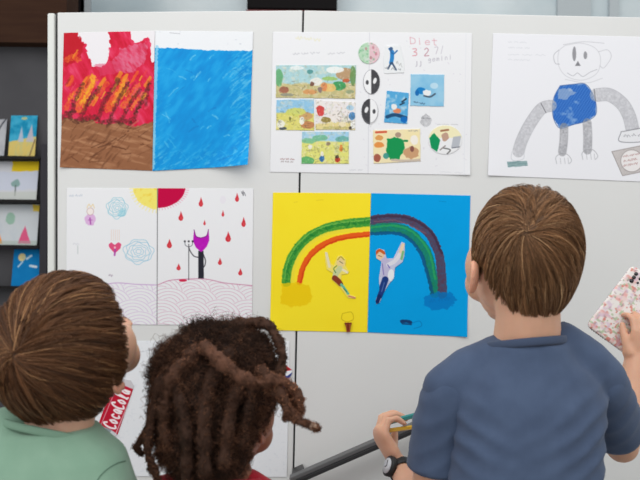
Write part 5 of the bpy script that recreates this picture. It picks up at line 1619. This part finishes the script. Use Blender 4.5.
V_ = np.concatenate([v, pa, pb]); F_ = np.concatenate(qd + [pf + len(v), pg + len(v) + len(pa)])
hair = mesh_obj('hair', V_, [F_] + tri, M['frizz'], girl, np.concatenate([base_c, pc_, pd]))


def lock(pts, r0, r1, seed, tint=1.0, tip=None, fz=.0075):
    """one twisted lock: px, py, depth"""
    c = curve(np.array([U(*p) for p in pts]), 9)
    L = np.concatenate([[0], np.cumsum(np.linalg.norm(np.diff(c, axis=0), axis=1))])
    t = L / L[-1]
    r = r0 + (r1 - r0) * t ** 1.2
    r = r * (1 + .16 * np.sin(L / .0062 + seed) + .12 * noise3(np.stack([L / .009, L * 0, L * 0 + seed], -1), seed))
    mb = MB(); mb.tube(c, r, 14)
    vv = np.concatenate(mb.v)
    vv = vv + .0028 * np.stack([noise3(vv * 260, seed), noise3(vv * 260, seed + 1), noise3(vv * 260, seed + 2)], -1)
    q = [x for x in mb.f if x.shape[1] == 4]; tr = [x for x in mb.f if x.shape[1] == 3]
    # direction away from the core
    core = c[np.argmin(((vv[:, None] - c[None]) ** 2).sum(-1), 1)]
    nn = vv - core; nn /= np.linalg.norm(nn, axis=1)[:, None] + 1e-9
    a_, b_, d_ = frizz(vv, nn, 1500, fz, fz * .2, .00030, seed + 50, lift=(.0, .003))
    col = np.tile((GB[0] * .8 + GB[1] * .2) * tint, (len(vv), 1)) * (1 + .3 * fbm3(vv * 120, seed))[:, None]
    if tip is not None:
        far = np.linalg.norm(vv - c[-1], axis=1) < .008
        col[far] = tip
    return mesh_obj('lock', np.concatenate([vv, a_]), [np.concatenate(q + [b_ + len(vv)]), np.concatenate(tr)], M['frizz'], hair, np.concatenate([col, d_ * tint]))


lock([(236, 326, -.665), (256, 322, -.670), (270, 327, -.68), (279, 342, -.69), (282, 358, -.70), (280, 372, -.71)], .0078, .0055, 1, 1.1, fz=.005)
lock([(206, 348, -.735), (222, 362, -.760), (240, 376, -.768), (258, 383, -.762), (274, 380, -.755), (288, 384, -.75), (298, 396, -.745), (301, 410, -.745), (296, 417, -.748)], .0088, .0048, 2, 1.45, fz=.0055)
lock([(262, 372, -.735), (276, 388, -.75), (284, 402, -.755), (291, 414, -.755), (303, 422, -.755), (315, 427, -.755)], .0085, .0042, 3, 1.3, fz=.005, tip=rgb(190, 160, 140))
lock([(270, 392, -.73), (285, 393, -.735), (293, 402, -.735), (294, 412, -.735), (287, 417, -.735)], .0062, .0040, 4, 1.2, fz=.0045)
lock([(166, 372, -.71), (156, 398, -.72), (150, 424, -.715), (142, 438, -.71), (137, 448, -.71), (142, 453, -.712)], .0075, .0030, 5, 1.15, fz=.0045)
lock([(158, 400, -.72), (149, 430, -.725), (148, 452, -.725), (152, 466, -.725), (157, 478, -.725)], .0070, .0034, 6, 1.1, fz=.0045)
lock([(196, 352, -.722), (176, 372, -.735), (166, 396, -.735), (164, 420, -.732), (168, 444, -.728)], .0095, .007, 7, 1.25, fz=.006)

lock([(228, 356, -.724), (214, 376, -.742), (206, 400, -.750), (204, 430, -.755), (205, 470, -.752)], .0085, .0075, 8, 1.0, fz=.007)
lock([(238, 372, -.722), (234, 396, -.738), (228, 424, -.748), (224, 462, -.748)], .0085, .0070, 9, 1.1, fz=.007)
lock([(188, 356, -.716), (178, 384, -.735), (184, 414, -.746), (188, 446, -.748), (186, 484, -.742)], .0090, .0070, 10, .95, fz=.007)
lock([(250, 372, -.712), (252, 398, -.728), (246, 420, -.734), (240, 444, -.73)], .0080, .0060, 12, 1.0, fz=.007)

# ------------------------------------------------------------------ daylight and ceiling light
wd = bpy.data.worlds.new('World'); S.world = wd; wd.use_nodes = True
bgn = wd.node_tree.nodes['Background']
bgn.inputs['Color'].default_value = (.98, 1.0, 1.0, 1); bgn.inputs['Strength'].default_value = .70


def area(name, loc, target, sx, sy, power, col=(1, 1, 1)):
    l = bpy.data.lights.new(name, 'AREA'); l.shape = 'RECTANGLE'; l.size = sx; l.size_y = sy; l.energy = power; l.color = col
    o = bpy.data.objects.new(name, l); o.location = loc
    o.rotation_euler = (Vector(target) - Vector(loc)).to_track_quat('-Z', 'Y').to_euler()
    return link(o)


area('ceiling_lamp', (0.1, -1.5, 3.0), (0.1, -.3, .9), 2.6, 1.6, 28, (1, .99, .97))
area('window_daylight', (-2.6, -2.4, 2.2), (0, -.2, 1.2), 1.8, 1.6, 20, (.97, .99, 1))

# ------------------------------------------------------------------ camera
cd = bpy.data.cameras.new('camera'); cam = bpy.data.objects.new('camera', cd); link(cam)
cd.sensor_width = 36; cd.lens = 36 * FPX / 640; cd.clip_start = .05
rot = Matrix(((CR, -SR, 0), (0, 0, -1), (SR, CR, 0)))
cam.matrix_world = Matrix.Translation(V(CAM)) @ rot.to_4x4()
cd.dof.use_dof = True; cd.dof.focus_distance = 1.45; cd.dof.aperture_fstop = 7.0
S.camera = cam
S.view_settings.view_transform = 'Standard'; S.view_settings.look = 'None'; S.view_settings.gamma = 1; S.view_settings.use_curve_mapping = False
S.view_settings.exposure = 0.0
